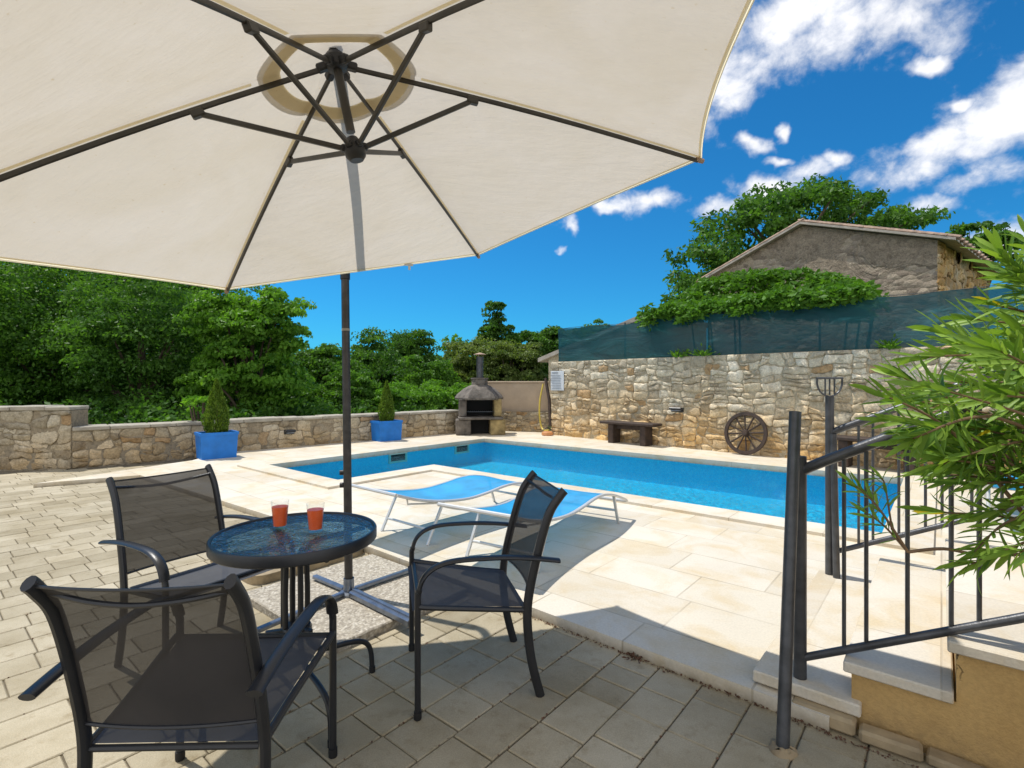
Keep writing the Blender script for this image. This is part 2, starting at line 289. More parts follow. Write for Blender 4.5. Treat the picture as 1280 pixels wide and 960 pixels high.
# ------------------------------------------------------------------ mesh helpers
def wm_of(o):
    m = o.matrix_basis.copy()
    while o.parent is not None: o = o.parent; m = o.matrix_basis @ m
    return m
class MB:
    def __init__(s): s.v = []; s.f = []; s.var = []; s.cur = 0.5
    def add(s, vs, fs):
        o = len(s.v); s.v += [tuple(v) for v in vs]; s.f += [tuple(i+o for i in f) for f in fs]; s.var += [s.cur]*len(fs); return s
    def box(s, c, d, rz=0.0, mat=None, bev=0.0):
        x, y, z = (k/2 for k in d)
        m = mat if mat is not None else Matrix.Rotation(rz, 3, 'Z')
        c = Vector(c)
        if bev > 0:
            b = min(bev, x*0.45, y*0.45, z*0.45); vs = []; idx = {}
            for sx in (-1, 1):
                for sy in (-1, 1):
                    for sz in (-1, 1):
                        for ax in range(3):
                            p = [sx*(x-b), sy*(y-b), sz*(z-b)]; p[ax] = (sx*x, sy*y, sz*z)[ax]
                            idx[(sx, sy, sz, ax)] = len(vs); vs.append(c+m@Vector(p))
            fs = []
            for ax in range(3):
                o = [a for a in range(3) if a != ax]
                for sg in (-1, 1):
                    q = []
                    for a, b2 in ((-1, -1), (1, -1), (1, 1), (-1, 1)):
                        k = [0, 0, 0]; k[ax] = sg; k[o[0]] = a; k[o[1]] = b2; q.append(idx[(*k, ax)])
                    if (sg > 0) == (ax == 1): q.reverse()
                    fs.append(q)
            for ax in range(3):
                o = [a for a in range(3) if a != ax]
                for a in (-1, 1):
                    for b2 in (-1, 1):
                        k1 = [0]*3; k1[ax] = -1; k1[o[0]] = a; k1[o[1]] = b2; k2 = list(k1); k2[ax] = 1
                        fs.append([idx[(*k1, o[0])], idx[(*k2, o[0])], idx[(*k2, o[1])], idx[(*k1, o[1])]])
            for sx in (-1, 1):
                for sy in (-1, 1):
                    for sz in (-1, 1): fs.append([idx[(sx, sy, sz, a)] for a in range(3)])
            return s.add(vs, fs)
        vs = [c+m@Vector(p) for p in ((-x,-y,-z),(x,-y,-z),(x,y,-z),(-x,y,-z),(-x,-y,z),(x,-y,z),(x,y,z),(-x,y,z))]
        return s.add(vs, [(0,3,2,1),(4,5,6,7),(0,1,5,4),(1,2,6,5),(2,3,7,6),(3,0,4,7)])
    def tube(s, path, r, n=10, ry=None, up=(0, 0, 1), cap=True):
        P = [Vector(p) for p in path]; N = len(P)
        rs = r if isinstance(r, (list, tuple)) else [r]*N
        upv = Vector(up); prev = None; rings = []
        for i, p in enumerate(P):
            t = (P[min(i+1, N-1)]-P[max(i-1, 0)]).normalized()
            if prev is None:
                a = upv.cross(t)
                if a.length < 1e-3: a = Vector((1, 0, 0)).cross(t)
                if a.length < 1e-3: a = Vector((0, 1, 0)).cross(t)
            else:
                a = prev - t*prev.dot(t)
            a.normalize(); prev = a; b = t.cross(a)
            k = (ry/rs[i]) if ry else 1.0
            rings.append([p + a*math.cos(2*math.pi*j/n)*rs[i] + b*math.sin(2*math.pi*j/n)*rs[i]*k for j in range(n)])
        vs = [v for ring in rings for v in ring]; fs = []
        for i in range(N-1):
            for j in range(n):
                fs.append((i*n+j, i*n+(j+1) % n, (i+1)*n+(j+1) % n, (i+1)*n+j))
        if cap: fs.append(tuple(range(n-1, -1, -1))); fs.append(tuple((N-1)*n+j for j in range(n)))
        return s.add(vs, fs)
    def lathe(s, prof, c=(0, 0, 0), n=24, close=False):
        vs = []; fs = []
        for r, z in prof:
            for j in range(n):
                a = 2*math.pi*j/n; vs.append((c[0]+r*math.cos(a), c[1]+r*math.sin(a), c[2]+z))
        for i in range(len(prof)-1):
            for j in range(n): fs.append((i*n+j, i*n+(j+1) % n, (i+1)*n+(j+1) % n, (i+1)*n+j))
        if close:
            fs.append(tuple(range(n-1, -1, -1))); fs.append(tuple((len(prof)-1)*n+j for j in range(n)))
        return s.add(vs, fs)
    def prism(s, poly, z0, z1, holes=()):
        loops = [list(poly)]+[list(h) for h in holes]
        tri = tessellate_polygon([[Vector((x, y, 0)) for x, y in l] for l in loops])
        flat = [p for l in loops for p in l]; n = len(flat)
        vs = [(x, y, z1) for x, y in flat]+[(x, y, z0) for x, y in flat]; fs = []
        for t in tri:
            a, b, c = (Vector(flat[i]) for i in t)
            cr = (b-a).cross(c-a) if False else (b.x-a.x)*(c.y-a.y)-(b.y-a.y)*(c.x-a.x)
            t = t if cr > 0 else t[::-1]
            fs.append(tuple(t)); fs.append(tuple(i+n for i in reversed(t)))
        o = 0
        for l in loops:
            k = len(l)
            for i in range(k): fs.append((o+i, o+(i+1) % k, n+o+(i+1) % k, n+o+i))
            o += k
        return s.add(vs, fs)
    def grid(s, fn, nu, nv, thick=0.0):
        vs = [fn(i/nu, j/nv) for i in range(nu+1) for j in range(nv+1)]
        fs = [(i*(nv+1)+j, (i+1)*(nv+1)+j, (i+1)*(nv+1)+j+1, i*(nv+1)+j+1) for i in range(nu) for j in range(nv)]
        return s.add(vs, fs)
    def build(s, name, mat, parent=None, world=False, smooth=True, ang=40):
        me = bpy.data.meshes.new(name)
        vs = s.v
        if world and parent is not None:
            inv = wm_of(parent).inverted(); vs = [tuple(inv @ Vector(v)) for v in vs]
        me.from_pydata(vs, [], s.f); me.materials.append(mat)
        at_ = me.attributes.new('var', 'FLOAT', 'FACE'); at_.data.foreach_set('value', s.var)
        me.update()
        o = bpy.data.objects.new(name, me); COL.objects.link(o)
        if parent is not None: o.parent = parent
        if smooth:
            me.shade_smooth(); me.set_sharp_from_angle(angle=R(ang))
        return o

def smooth(pts, n=6):
    P = [Vector(p) for p in pts]; out = []
    for i in range(len(P)-1):
        p0 = P[max(i-1, 0)]; p1 = P[i]; p2 = P[i+1]; p3 = P[min(i+2, len(P)-1)]
        for k in range(n):
            t = k/n
            out.append(0.5*((2*p1)+(p2-p0)*t+(2*p0-5*p1+4*p2-p3)*t*t+(3*p1-p0-3*p2+p3)*t**3))
    out.append(P[-1]); return out
def thing(name, label, cat, loc=(0, 0, 0), rz=0.0, group=None):
    o = bpy.data.objects.new(name, None); COL.objects.link(o)
    o.location = loc; o.rotation_euler = (0, 0, rz); o.empty_display_size = 0.1
    o.matrix_basis = Matrix.Translation(Vector(loc)) @ Matrix.Rotation(rz, 4, 'Z')
    return tag(o, label, cat, group)
def tag(o, label=None, cat=None, group=None, kind=None):
    if label: o['label'] = label
    if cat: o['category'] = cat
    if group: o['group'] = group
    if kind: o['kind'] = kind
    return o
def copy_tree(o, parent=None):
    c = o.copy(); COL.objects.link(c); c.parent = parent
    for ch in list(o.children): copy_tree(ch, c)
    return c
def struct(o): o['kind'] = 'structure'; return o

# ------------------------------------------------------------------ pool and deck outlines
v2 = lambda v: (v.x, v.y)
FAR = Vector((-0.62, 11.5, 0))
PL = FAR - U1*4.85; PN1 = PL + U2*1.97; PN2 = PN1 + U1*1.62; PNR = PN2 + U2*5.55; PFR = FAR + U2*7.52
pool = [FAR, PL, PN1, PN2, PNR, PFR]
def inset(poly, d):                    # grow a CCW/CW outline by d outward
    n = len(poly); A = sum(poly[i].x*poly[(i+1) % n].y-poly[(i+1) % n].x*poly[i].y for i in range(n))
    sg = 1 if A > 0 else -1; out = []
    for i in range(n):
        a, b, c = poly[i-1], poly[i], poly[(i+1) % n]
        d1 = (b-a).normalized(); d2 = (c-b).normalized()
        n1 = Vector((d1.y, -d1.x, 0))*sg; n2 = Vector((d2.y, -d2.x, 0))*sg
        k = n1+n2; k = k/(k.dot(n1)) if k.length > 1e-6 else n1
        out.append(b+k*d)
    return out
P1 = Vector((1.184, 2.105, 0)); P2 = Vector((2.010, 3.240, 0))
CC = Vector((-1.13, 3.98, 0))          # deck corner beside the umbrella
E0 = Vector((-5.12, 7.05, 0)); K = Vector((-6.03, 6.45, 0))
Eend = P1 - U1*0.12 + U2*0.12
deck_poly = [K, E0, CC, Eend, P1 + U2*0.12 + U1*0.05, P1 + U2*6 + U1*0.05, Vector((14, 6, 0)), Vector((1.1, 13.2, 0)), Vector((-1.2, 13.8, 0)), Vector((-5.35, 9.6, 0)), Vector((-5.25, 8.4, 0))]
deck_poly_r = list(reversed(deck_poly))
cope_out = inset(pool, 0.30)
b = MB().prism([v2(p) for p in deck_poly_r], -0.03, DK, [[v2(p) for p in inset(pool, 0.27)]])
struct(b.build('pool_deck', M['deck'], smooth=False))
b = MB().prism([v2(p) for p in cope_out], 0.0, DK+0.028, [[v2(p) for p in inset(pool, -0.03)]])
struct(b.build('pool_coping', M['coping'], smooth=False))
# pool shell: walls (inward faces) and floor sloping from the shallow near side
b = MB(); n = len(pool)
zf = lambda p: -1.05 - 0.035*max(0, (p-PNR).dot(U1))
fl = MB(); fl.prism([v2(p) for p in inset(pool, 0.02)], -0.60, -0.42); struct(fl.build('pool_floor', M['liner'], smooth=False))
for i in range(n):
    a, c = pool[i], pool[(i+1) % n]
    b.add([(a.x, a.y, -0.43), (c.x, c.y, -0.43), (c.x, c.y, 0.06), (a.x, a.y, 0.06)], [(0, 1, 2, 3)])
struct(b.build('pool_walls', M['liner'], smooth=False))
b = MB(); tri = tessellate_polygon([[Vector((p.x, p.y, 0)) for p in inset(pool, 0.005)]]); ip = inset(pool, 0.005)
fs = []
for t in tri:
    a, c, d = (ip[i] for i in t); fs.append(t if (c.x-a.x)*(d.y-a.y)-(c.y-a.y)*(d.x-a.x) > 0 else t[::-1])
b.add([(p.x, p.y, -0.02) for p in ip], fs); struct(b.build('pool_water', M['water'], smooth=False))
# skimmers
for k, (px, dd) in enumerate(((497, 0), (577, 0))):
    r = (px-640)/F; s_ = (r*PL.y-PL.x)/(U1.x-r*U1.y); c = PL+U1*s_
    t = thing('pool_skimmer', ['pale green pool skimmer opening nearer the umbrella pole', 'pale green pool skimmer opening nearest the far pool corner'][k], 'skimmer', (c.x, c.y, -0.075), ANG1, 'skimmers in the pool wall')
    f_ = MB(); f_.box((0, -0.012, 0.075), (0.42, 0.024, 0.035)); f_.box((0, -0.012, -0.085), (0.42, 0.024, 0.035)); f_.box((-0.19, -0.012, -0.005), (0.04, 0.024, 0.13)); f_.box((0.19, -0.012, -0.005), (0.04, 0.024, 0.13))
    f_.build('frame', M['skimmer'], t, smooth=False); MB().box((0, -0.004, -0.005), (0.34, 0.008, 0.13)).build('opening', M['pit'], t, smooth=False)
# step block beside the umbrella slab
stepb = [CC+U2*0.02, CC-U1*0.86+U2*0.02, CC-U1*0.86-U2*0.80, CC-U2*0.80]
b = MB(); pts = []
c0 = CC-U1*0.43-U2*0.39
hx, hy, rr = 0.41, 0.43, 0.10
for cx, cy, a0 in ((hx-rr, hy-rr, 0), (-hx+rr, hy-rr, 90), (-hx+rr, -hy+rr, 180), (hx-rr, -hy+rr, 270)):
    for q in range(5):
        a = R(a0+q*22.5); p = c0+U2*(cx+rr*math.cos(a))+U1*(cy+rr*math.sin(a)); pts.append(v2(p))
b.prism(pts, 0.0, DK+0.004); tag(b.build('stone_step', M['kerb'], smooth=False), 'rounded stone step block under the glass table at the deck edge', 'step')
# umbrella slab
F0 = Vector((-0.88, 2.47, 0))
b = MB(); cs = F0+U1*0.47-U2*0.50
b.box((cs.x, cs.y, 0.02), (1.0, 0.93, 0.05), R(-40), bev=0.006)
tag(b.build('concrete_slab', M['agg'], smooth=False), 'pebbly concrete slab carrying the umbrella foot', 'slab')
# ------------------------------------------------------------------ pavers
def inside(p, poly):
    c = False; n = len(poly)
    for i in range(n):
        a, b_ = poly[i], poly[i-1]
        if (a.y > p.y) != (b_.y > p.y) and p.x < (b_.x-a.x)*(p.y-a.y)/(b_.y-a.y)+a.x: c = not c
    return c
W0 = Vector((-11.5, 7.15, 0)); W1 = Vector((-6.79, 7.9, 0)); W2 = Vector((-1.33, 13.1, 0))
T0 = Vector((0.98, 12.6, 0)); TD = Vector((0.682, -0.731, 0)).normalized(); TLEN = 12.0
def side(p, a, b_): return (b_.x-a.x)*(p.y-a.y)-(b_.y-a.y)*(p.x-a.x)
pv = MB(); prg = random.Random(3)
row = 0.20; g = 0.0028
for r_ in range(-30, 60):
    y0 = r_*row; x = -14 + prg.random()*0.3
    # rows run along U1
    while x < 14:
        L = prg.choice((0.14, 0.20, 0.20, 0.27, 0.27, 0.34))
        c = U1*(x+L/2) - U2*(y0) + Vector((-0.9, 2.2, 0))
        if -0.8 < c.y and c.x > -11 and c.x < 4.2 and side(c, W0, W1) < 0.1 and side(c, W1, W2) < 0.1 and not (inside(c, deck_poly) and all(inside(c+U1*a+U2*b_, deck_poly) for a in (-.2, .2) for b_ in (-.2, .2))):
            pv.cur = prg.random()
            tz = prg.gauss(0, 0.0012)
            pv.box((c.x, c.y, -0.02+tz), (L-2*g, row-2*g, 0.04), R(50), bev=0.004)
        x += L
struct(pv.build('pavers', M['paver'], smooth=False))
b = MB(); b.prism([(-12, -12), (9, -12), (9, -1), (Eend.x+1.2, Eend.y-0.6), v2(Eend+U1*0.2), v2(CC+U1*0.2), v2(E0+U1*0.3), (-5.6, 9.0), (-6.9, 8.2), (-12, 7.4)], -0.3, -0.010)
struct(b.build('paving_bed', M['bed'], smooth=False))

# ------------------------------------------------------------------ terrain to the horizon
def terrain_h(x, y):
    p = Vector((x, y, 0))
    dl = max(min(side(p, W0, W1)/(W1-W0).length, 99), side(p, W1, W2)/(W2-W1).length) if x < -1.3 else side(p, W1, W2)/(W2-W1).length
    dt = side(p, T0, T0+TD)
    d = math.hypot(x, y)
    hill = 0.0
    if y > 0: hill = 0.045*max(0, d-30) if d < 160 else 0.045*130
    if dt > 0.35 and x > 1.0: return 1.2+hill*0.6
    if dl > 0.4: return -1.7+hill*(1.0 if x < 0 else 0.7)
    if d > 22: return -0.5+hill
    return -1.7
xs = sorted(set([round(v, 2) for v in np.concatenate([np.arange(-30, 30, 0.8), np.arange(-400, -30, 20), np.arange(30, 401, 20)])]))
b = MB(); nx = len(xs)
b.add([(x, y, terrain_h(x, y)) for x in xs for y in xs], [(i*nx+j, (i+1)*nx+j, (i+1)*nx+j+1, i*nx+j+1) for i in range(nx-1) for j in range(nx-1)])
struct(b.build('terrain', M['ground']))

# ------------------------------------------------------------------ rubble stone walls
def vor_cells(L, Hh, sx, sz, seed, jit=0.42):
    """random rubble courses: irregular splitting of the face, then a smooth warp of every outline"""
    rg = random.Random(seed); rects = []
    def split(x0, x1, z0, z1):
        w, h_ = x1-x0, z1-z0
        if w > sx*rg.uniform(0.9, 2.3) and (w/h_ > rg.uniform(0.9, 2.2) or h_ < sz*1.0):
            m = x0+w*rg.uniform(0.3, 0.7); split(x0, m, z0, z1); split(m, x1, z0, z1)
        elif h_ > sz*rg.uniform(0.75, 1.9):
            m = z0+h_*rg.uniform(0.32, 0.68); split(x0, x1, z0, m); split(x0, x1, m, z1)
        else: rects.append((x0, x1, z0, z1))
    x = 0.0
    while x < L-0.01:
        w = min(rg.uniform(0.9, 1.7), L-x)
        if L-x-w < 0.4: w = L-x
        split(x, x+w, 0.0, Hh); x += w
    ph = [rg.uniform(0, 6.28) for _ in range(8)]
    def warp(x, z):
        ex_ = min(1.0, x/0.08, (L-x)/0.08); ez = min(1.0, z/0.08, (Hh-z)/0.08)
        dx = 0.020*math.sin(x*6.1+z*9+ph[0])+0.016*math.sin(z*21+x*5+ph[1])+0.008*math.sin(x*31+z*37+ph[2])
        dz = 0.024*math.sin(x*5.3+ph[3]+z*4)+0.014*math.sin(x*13+z*11+ph[4])+0.007*math.sin(x*41-z*29+ph[5])
        return (x+dx*max(0, ex_), z+dz*max(0, ez))
    out = []
    for x0, x1, z0, z1 in rects:
        w, h_ = x1-x0, z1-z0; c = min(w, h_)*0.5
        cs_ = [c*rg.uniform(0.12, 0.55) for _ in range(8)]
        P = [(x0+cs_[0], z0), (x1-cs_[1], z0), (x1, z0+cs_[2]), (x1, z1-cs_[3]), (x1-cs_[4], z1), (x0+cs_[5], z1), (x0, z1-cs_[6]), (x0, z0+cs_[7])]
        D = []
        for i in range(8):
            A, B = P[i], P[(i+1) % 8]; k = max(1, int(math.hypot(B[0]-A[0], B[1]-A[1])/0.06))
            for q in range(k): D.append(warp(A[0]+(B[0]-A[0])*q/k, A[1]+(B[1]-A[1])*q/k))
        out.append(D)
    return out
def stone_face(mb, L, Hh, sx, sz, seed, fr, gap=0.004, bulge=0.035):
    """fr(s, z, d) -> point: s along the wall, z up, d out of it"""
    rg = random.Random(seed+99)
    for P in vor_cells(L, Hh, sx, sz, seed):
        # densify and roughen the outline
        n0 = len(P); D = []
        for a in range(n0):
            A, B = P[a], P[(a+1) % n0]; k = max(1, int(math.hypot(B[0]-A[0], B[1]-A[1])/0.05))
            for q in range(k): D.append((A[0]+(B[0]-A[0])*q/k, A[1]+(B[1]-A[1])*q/k))
        cx = sum(p[0] for p in D)/len(D); cz = sum(p[1] for p in D)/len(D)
        dep = bulge*rg.uniform(0.45, 1.25); tilt = rg.gauss(0, 0.10); tz = rg.gauss(0, 0.12); n = len(D); rings = []
        rad = sum(math.hypot(p[0]-cx, p[1]-cz) for p in D)/n
        jt = [rg.gauss(0, 0.004) for _ in D]
        for f_, d_ in ((gap, -0.01), (gap*1.15, dep*0.55), (gap+0.018, dep*0.95), (gap+rad*0.45, dep*1.12)):
            ring = []
            for (x, z), j in zip(D, jt):
                rr_ = math.hypot(x-cx, z-cz)+1e-6; k = max(0.05, 1-(f_+j)/rr_*1.15)
                X = cx+(x-cx)*k; Z = cz+(z-cz)*k
                ring.append(fr(X, Z, d_+(X-cx)*tilt+(Z-cz)*tz+(rg.gauss(0, 0.0035) if d_ > 0.01 else 0)))
            rings.append(ring)
        vs = [v for r2 in rings for v in r2]+[fr(cx, cz, dep*1.15)]
        fs = [(i*n+j, i*n+(j+1) % n, (i+1)*n+(j+1) % n, (i+1)*n+j) for i in range(3) for j in range(n)]
        fs += [(3*n+j, 3*n+(j+1) % n, 4*n) for j in range(n)]
        mb.cur = rg.random(); mb.add(vs, fs)
def stone_wall(name, label, a, b_, segs, thick, sx, sz, seed, ms, mm, cap=None, z0=0.0, ends=(False, False), bulge=0.035, mort=0.016):
    d = (b_-a); L = d.length; ang = math.atan2(d.y, d.x)
    t = thing(name, label, 'wall', (a.x, a.y, z0), ang)
    st = MB(); core = MB(); cp = MB()
    for i, (s0, s1, hh) in enumerate(segs):
        stone_face(st, s1-s0, hh, sx, sz, seed+i, lambda s, z, dd, s0=s0: (s0+s, -dd, z), bulge=bulge)
        core.box(((s0+s1)/2, thick/2-mort/2, hh/2-0.05), (s1-s0-0.004*i, thick+mort, hh+0.1))
        if cap:
            x = s0
            while x < s1-0.02:
                w = min(rng.uniform(0.35, 0.7), s1-x); h_ = cap+rng.gauss(0, 0.006)
                cp.cur = rng.random(); cp.box((x+w/2, thick/2-0.005, hh+h_/2), (w-0.008, thick+0.09+rng.gauss(0, .012), h_), bev=0.012); x += w
    if ends[0]: stone_face(st, thick, segs[0][2], sx, sz, seed+31, lambda s, z, dd: (-dd, thick-s, z), bulge=bulge)
    if ends[1]: stone_face(st, thick, segs[-1][2], sx, sz, seed+37, lambda s, z, dd: (L+dd, s, z), bulge=bulge)
    core.build('core', mm, t, smooth=False); st.build('stonework', ms, t, ang=55)
    if cap: cp.build('coping', M['concrete'] if cap < 0.08 else ms, t, smooth=False)
    return t
stone_wall('low_stone_wall', 'low grey rubble wall behind the two blue planters', W1, W2, [(0, (W2-W1).length, 0.58)], 0.35, 0.27, 0.15, 11, M['stone_low'], M['mortar_d'], 0.06, bulge=0.028, mort=0.008)
stone_wall('stepped_stone_wall', 'higher end of rubble wall at far left under dark woods', W0, W1+Vector((0.02, 0.0, 0)), [(0, (W1-W0).length, 0.90)], 0.38, 0.27, 0.17, 21, M['stone_low'], M['mortar_d'], 0.06, bulge=0.03, mort=0.008)
stone_wall('tall_stone_wall', 'tall cream and ochre rubble wall under the green net', T0, T0+TD*TLEN, [(0, TLEN, 1.84)], 0.45, 0.27, 0.14, 41, M['stone_tall'], M['mortar'], 0.0, ends=(True, False), bulge=0.040, mort=0.010)
TA = math.atan2(TD.y, TD.x)
def tw(t_, d=0.0, z=0.0):               # point on the tall wall: along, out towards the pool, up
    p = T0+TD*t_+Vector((TD.y, -TD.x, 0))*d; return Vector((p.x, p.y, z))
# low rubble and beige wall behind the barbecue
A_ = Vector((-0.75, 13.75, 0)); B_ = Vector((1.02, 13.15, 0))
stone_wall('small_rubble_wall', 'low loose rubble wall between the barbecue and tall wall', A_, B_, [(0, (B_-A_).length, 0.58)], 0.3, 0.20, 0.12, 61, M['stone_low'], M['mortar_d'])
d = (B_-A_); t = thing('beige_garden_wall', 'plain beige rendered wall behind the stone barbecue', 'wall', (A_.x, A_.y, 0.0), math.atan2(d.y, d.x))
MB().prism([(0, 0.06), (d.length, 0.06), (d.length, 0.30), (0, 0.30)], 0.582, 1.33).build('render', M['beige'], t, smooth=False)
MB().box((d.length/2, 0.18, 1.35), (d.length+0.06, 0.30, 0.045), bev=0.01).build('coping', M['beige'], t, smooth=False)

# ------------------------------------------------------------------ patio chairs
def make_chair():
    t = thing('patio_chair', 'x', 'chair', (0, 0, 0), 0, 'mesh armchairs round the glass table')
    fw, rw = 0.266, 0.228
    # profile of the back upright in (y, z)
    prof = [(-0.262, 0.0), (-0.222, 0.16), (-0.205, 0.33), (-0.218, 0.46), (-0.262, 0.64), (-0.305, 0.77), (-0.352, 0.838), (-0.372, 0.860)]
    for sx in (-1, 1):
        p = smooth([(sx*(rw+0.008*(1-z)), y, z) for y, z in prof], 5)
        MB().tube(p, 0.0145, 10, ry=0.0195).build('upright', M['frame'], t)
        leg = [(sx*fw, 0.25, 0.0), (sx*fw, 0.25, 0.44), (sx*fw, 0.246, 0.50), (sx*fw, 0.225, 0.555), (sx*fw, 0.175, 0.593), (sx*fw, 0.09, 0.610), (sx*fw, -0.08, 0.608), (sx*fw, -0.22, 0.594), (sx*fw, -0.335, 0.575)]
        lp = smooth(leg, 6)
        k = next(i for i, q in enumerate(lp) if q.z > 0.50 and q.y < 0.246)
        MB().tube(lp[:k+1], 0.0125, 10, up=(1, 0, 0)).build('front_leg', M['frame'], t)
        MB().tube(lp[k:], 0.021, 12, ry=0.0095, up=(0, 0, 1)).build('armrest', M['frame'], t)
        MB().tube(smooth([(sx*rw, -0.205, 0.365), (sx*(rw+0.01), -0.05, 0.388), (sx*fw, 0.20, 0.432), (sx*fw, 0.25, 0.442)], 5), 0.0115, 8).build('seat_rail', M['frame'], t)
        MB().lathe([(0.0145, 0), (0.0155, 0.003), (0.0155, 0.03)], (sx*fw, 0.25, 0), 12, True).build('foot_cap', M['rubber'], t)
    # seat: sagging sling rolled over the front bar
    def seat(u, v):
        y = -0.205+0.475*v; w = (rw-0.012)+(fw-rw)*v; x = (u*2-1)*w
        z = 0.374+0.068*v-0.020*(1-(2*u-1)**2)*math.sin(math.pi*min(1, v*0.95))
        if v > 0.9: z -= ((v-0.9)/0.1)**2*0.022
        return (x, y, z)
    b = MB().grid(seat, 12, 14); b.build('seat', M['seat_sling'], t)
    def back(u, v):
        # v from lower hem to the top edge, following the uprights
        zt = 0.435+0.415*v; P = prof
        for (y0, z0), (y1, z1) in zip(P, P[1:]):
            if z0 <= zt <= z1: y = y0+(y1-y0)*(zt-z0)/(z1-z0); break
        bow = 0.022*(1-(2*u-1)**2)
        return ((u*2-1)*(rw-0.006), y-bow*(1-0.4*v), zt-(0.006*(1-(2*u-1)**2) if v > 0.95 else 0))
    MB().grid(back, 12, 16).build('backrest', M['sling'], t)
    def hem(v0, dz):
        return smooth([Vector(back(k/8, v0))+Vector((0, -0.002, dz)) for k in range(9)], 2)
    MB().tube(hem(0.0, 0.0), 0.005, 6).build('hem', M['frame'], t); MB().tube(hem(1.0, 0.0), 0.004, 6).build('hem', M['frame'], t)
    MB().tube(smooth([(-rw, -0.330, 0.825), (-rw*0.5, -0.352, 0.808), (0, -0.358, 0.800), (rw*0.5, -0.352, 0.808), (rw, -0.330, 0.825)], 5), 0.007, 8).build('spreader_bar', M['frame'], t)
    MB().tube([(-fw, 0.243, 0.432), (fw, 0.243, 0.432)], 0.010, 8).build('front_bar', M['frame'], t)
    MB().tube([(-rw, -0.203, 0.360), (rw, -0.203, 0.360)], 0.009, 8).build('rear_bar', M['frame'], t)
    return t
CH = [((-0.19, 2.33, 0), R(103.6), 'black mesh armchair on right of glass table, back to the pool steps'),
      ((-1.49, 2.45, 0), R(-121.5), 'black mesh armchair behind the table on its left, below larger planter'),
      ((-0.893, 1.555, 0), R(1.5), 'nearest black mesh armchair, seen from behind with table beyond it')]
c0 = make_chair()
for i, (l, a, lab) in enumerate(CH):
    o = c0 if i == 0 else copy_tree(c0)
    o.location = l; o.rotation_euler = (0, 0, a); o['label'] = lab
# ------------------------------------------------------------------ table
TB = (-0.888, 2.11, 0)
t = thing('bistro_table', 'round bistro table with rippled blue glass top and black rim', 'table', TB, 0)
MB().lathe([(0.0, 0.700), (0.304, 0.700), (0.304, 0.706), (0.0, 0.706)], (0, 0, 0), 64).build('glass_top', M['tabletop'], t)
MB().lathe([(0.304, 0.7075), (0.308, 0.712), (0.316, 0.712), (0.320, 0.706), (0.320, 0.672), (0.315, 0.667), (0.307, 0.667), (0.304, 0.673), (0.304, 0.7075)], (0, 0, 0), 64).build('rim', M['frame'], t)
for k in range(4):
    a = R(45+90*k-2); c_, s_ = math.cos(a), math.sin(a)
    off = 0.045
    pth = [(0.30, 0.668), (0.20, 0.662), (0.085, 0.655), (off, 0.62), (off, 0.45), (off, 0.30), (0.06, 0.225), (0.12, 0.185), (0.23, 0.172), (0.30, 0.150), (0.332, 0.10), (0.340, 0.0)]
    MB().tube(smooth([(c_*r_, s_*r_, z) for r_, z in pth], 5), 0.0115, 10, up=(-s_, c_, 0)).build('leg', M['frame'], t)
    MB().lathe([(0.014, 0), (0.0145, 0.025)], (c_*0.34, s_*0.34, 0.0), 12, True).build('foot_cap', M['rubber'], t)
b = MB(); b.lathe([(0.02, 0.285), (0.055, 0.285), (0.060, 0.295), (0.060, 0.315), (0.055, 0.325), (0.02, 0.325)], n=20)
b.box((-0.055, -0.03, 0.305), (0.11, 0.028, 0.03), R(20), bev=0.004); b.box((0.05, -0.03, 0.31), (0.06, 0.028, 0.03), R(-30), bev=0.004)
b.build('leg_clamp', M['frame'], t)
for k, (x, y, lab) in enumerate(((-0.981, 2.165, 'tumbler of red juice standing left on the glass table'), (-0.812, 2.115, 'tumbler of red juice standing right on the glass table'))):
    g_ = thing('juice_glass', lab, 'glass', (x, y, 0.7065), 0.3*k, 'juice tumblers on the table')
    MB().lathe([(0.0, 0.001), (0.026, 0.001), (0.0275, 0.004), (0.0365, 0.118), (0.0360, 0.119), (0.0345, 0.118), (0.0262, 0.013), (0.0, 0.012)], n=32).build('tumbler', M['glass'], g_)
    MB().lathe([(0.0, 0.0135), (0.0255, 0.0135), (0.0324, 0.092), (0.0322, 0.093), (0.0, 0.0925)], n=32).build('juice', M['juice'], g_)

# ------------------------------------------------------------------ umbrella
EN = [Vector(v) for v in ((-1.624, 2.914, 1.842), (-0.219, 3.345, 2.146), (0.858, 2.317, 2.326), (0.532, 0.859, 2.201), (-0.872, 0.428, 1.897), (-1.950, 1.456, 1.718))]
UC = Vector((-0.642, 1.868, 2.490)); UR = Vector((-0.577, 1.881, 2.172)); AX = (UC-UR).normalized()
ub = Vector((-0.985, 3.09, 0.045))
t = thing('cantilever_umbrella', 'large cream cantilever parasol over the table with dark metal ribs', 'umbrella', ub, 0)
def can_pt(k, r_, l_, lift=0.018):       # r 0..1 along ribs, l 0..1 between rib k and k+1
    A = UC+(EN[k]-UC)*r_; B = UC+(EN[(k+1) % 6]-UC)*r_
    p = A.lerp(B, l_); m = 4*l_*(1-l_)
    p += (UC-p)*(0.045*m*r_**3)            # edges pulled slightly inward
    p += AX*(lift-0.045*m*r_*(1-0.25*r_)+0.05*math.sin(math.pi*min(1, r_))*0.35)
    return p
rc = lambda v, q=0.135: q*math.cos(R(60*v-30))/math.cos(R(30))
b = MB()
for k in range(6): b.grid(lambda u, v, k=k: can_pt(k, rc(v)+(1-rc(v))*u, v), 22, 14)
b.build('canopy', M['canvas'], t, True)
b = MB()
for k in range(6): b.grid(lambda u, v, k=k: can_pt(k, 0.01+(rc(v, 0.185)-0.01)*u, v, 0.050-0.028*u), 8, 10)
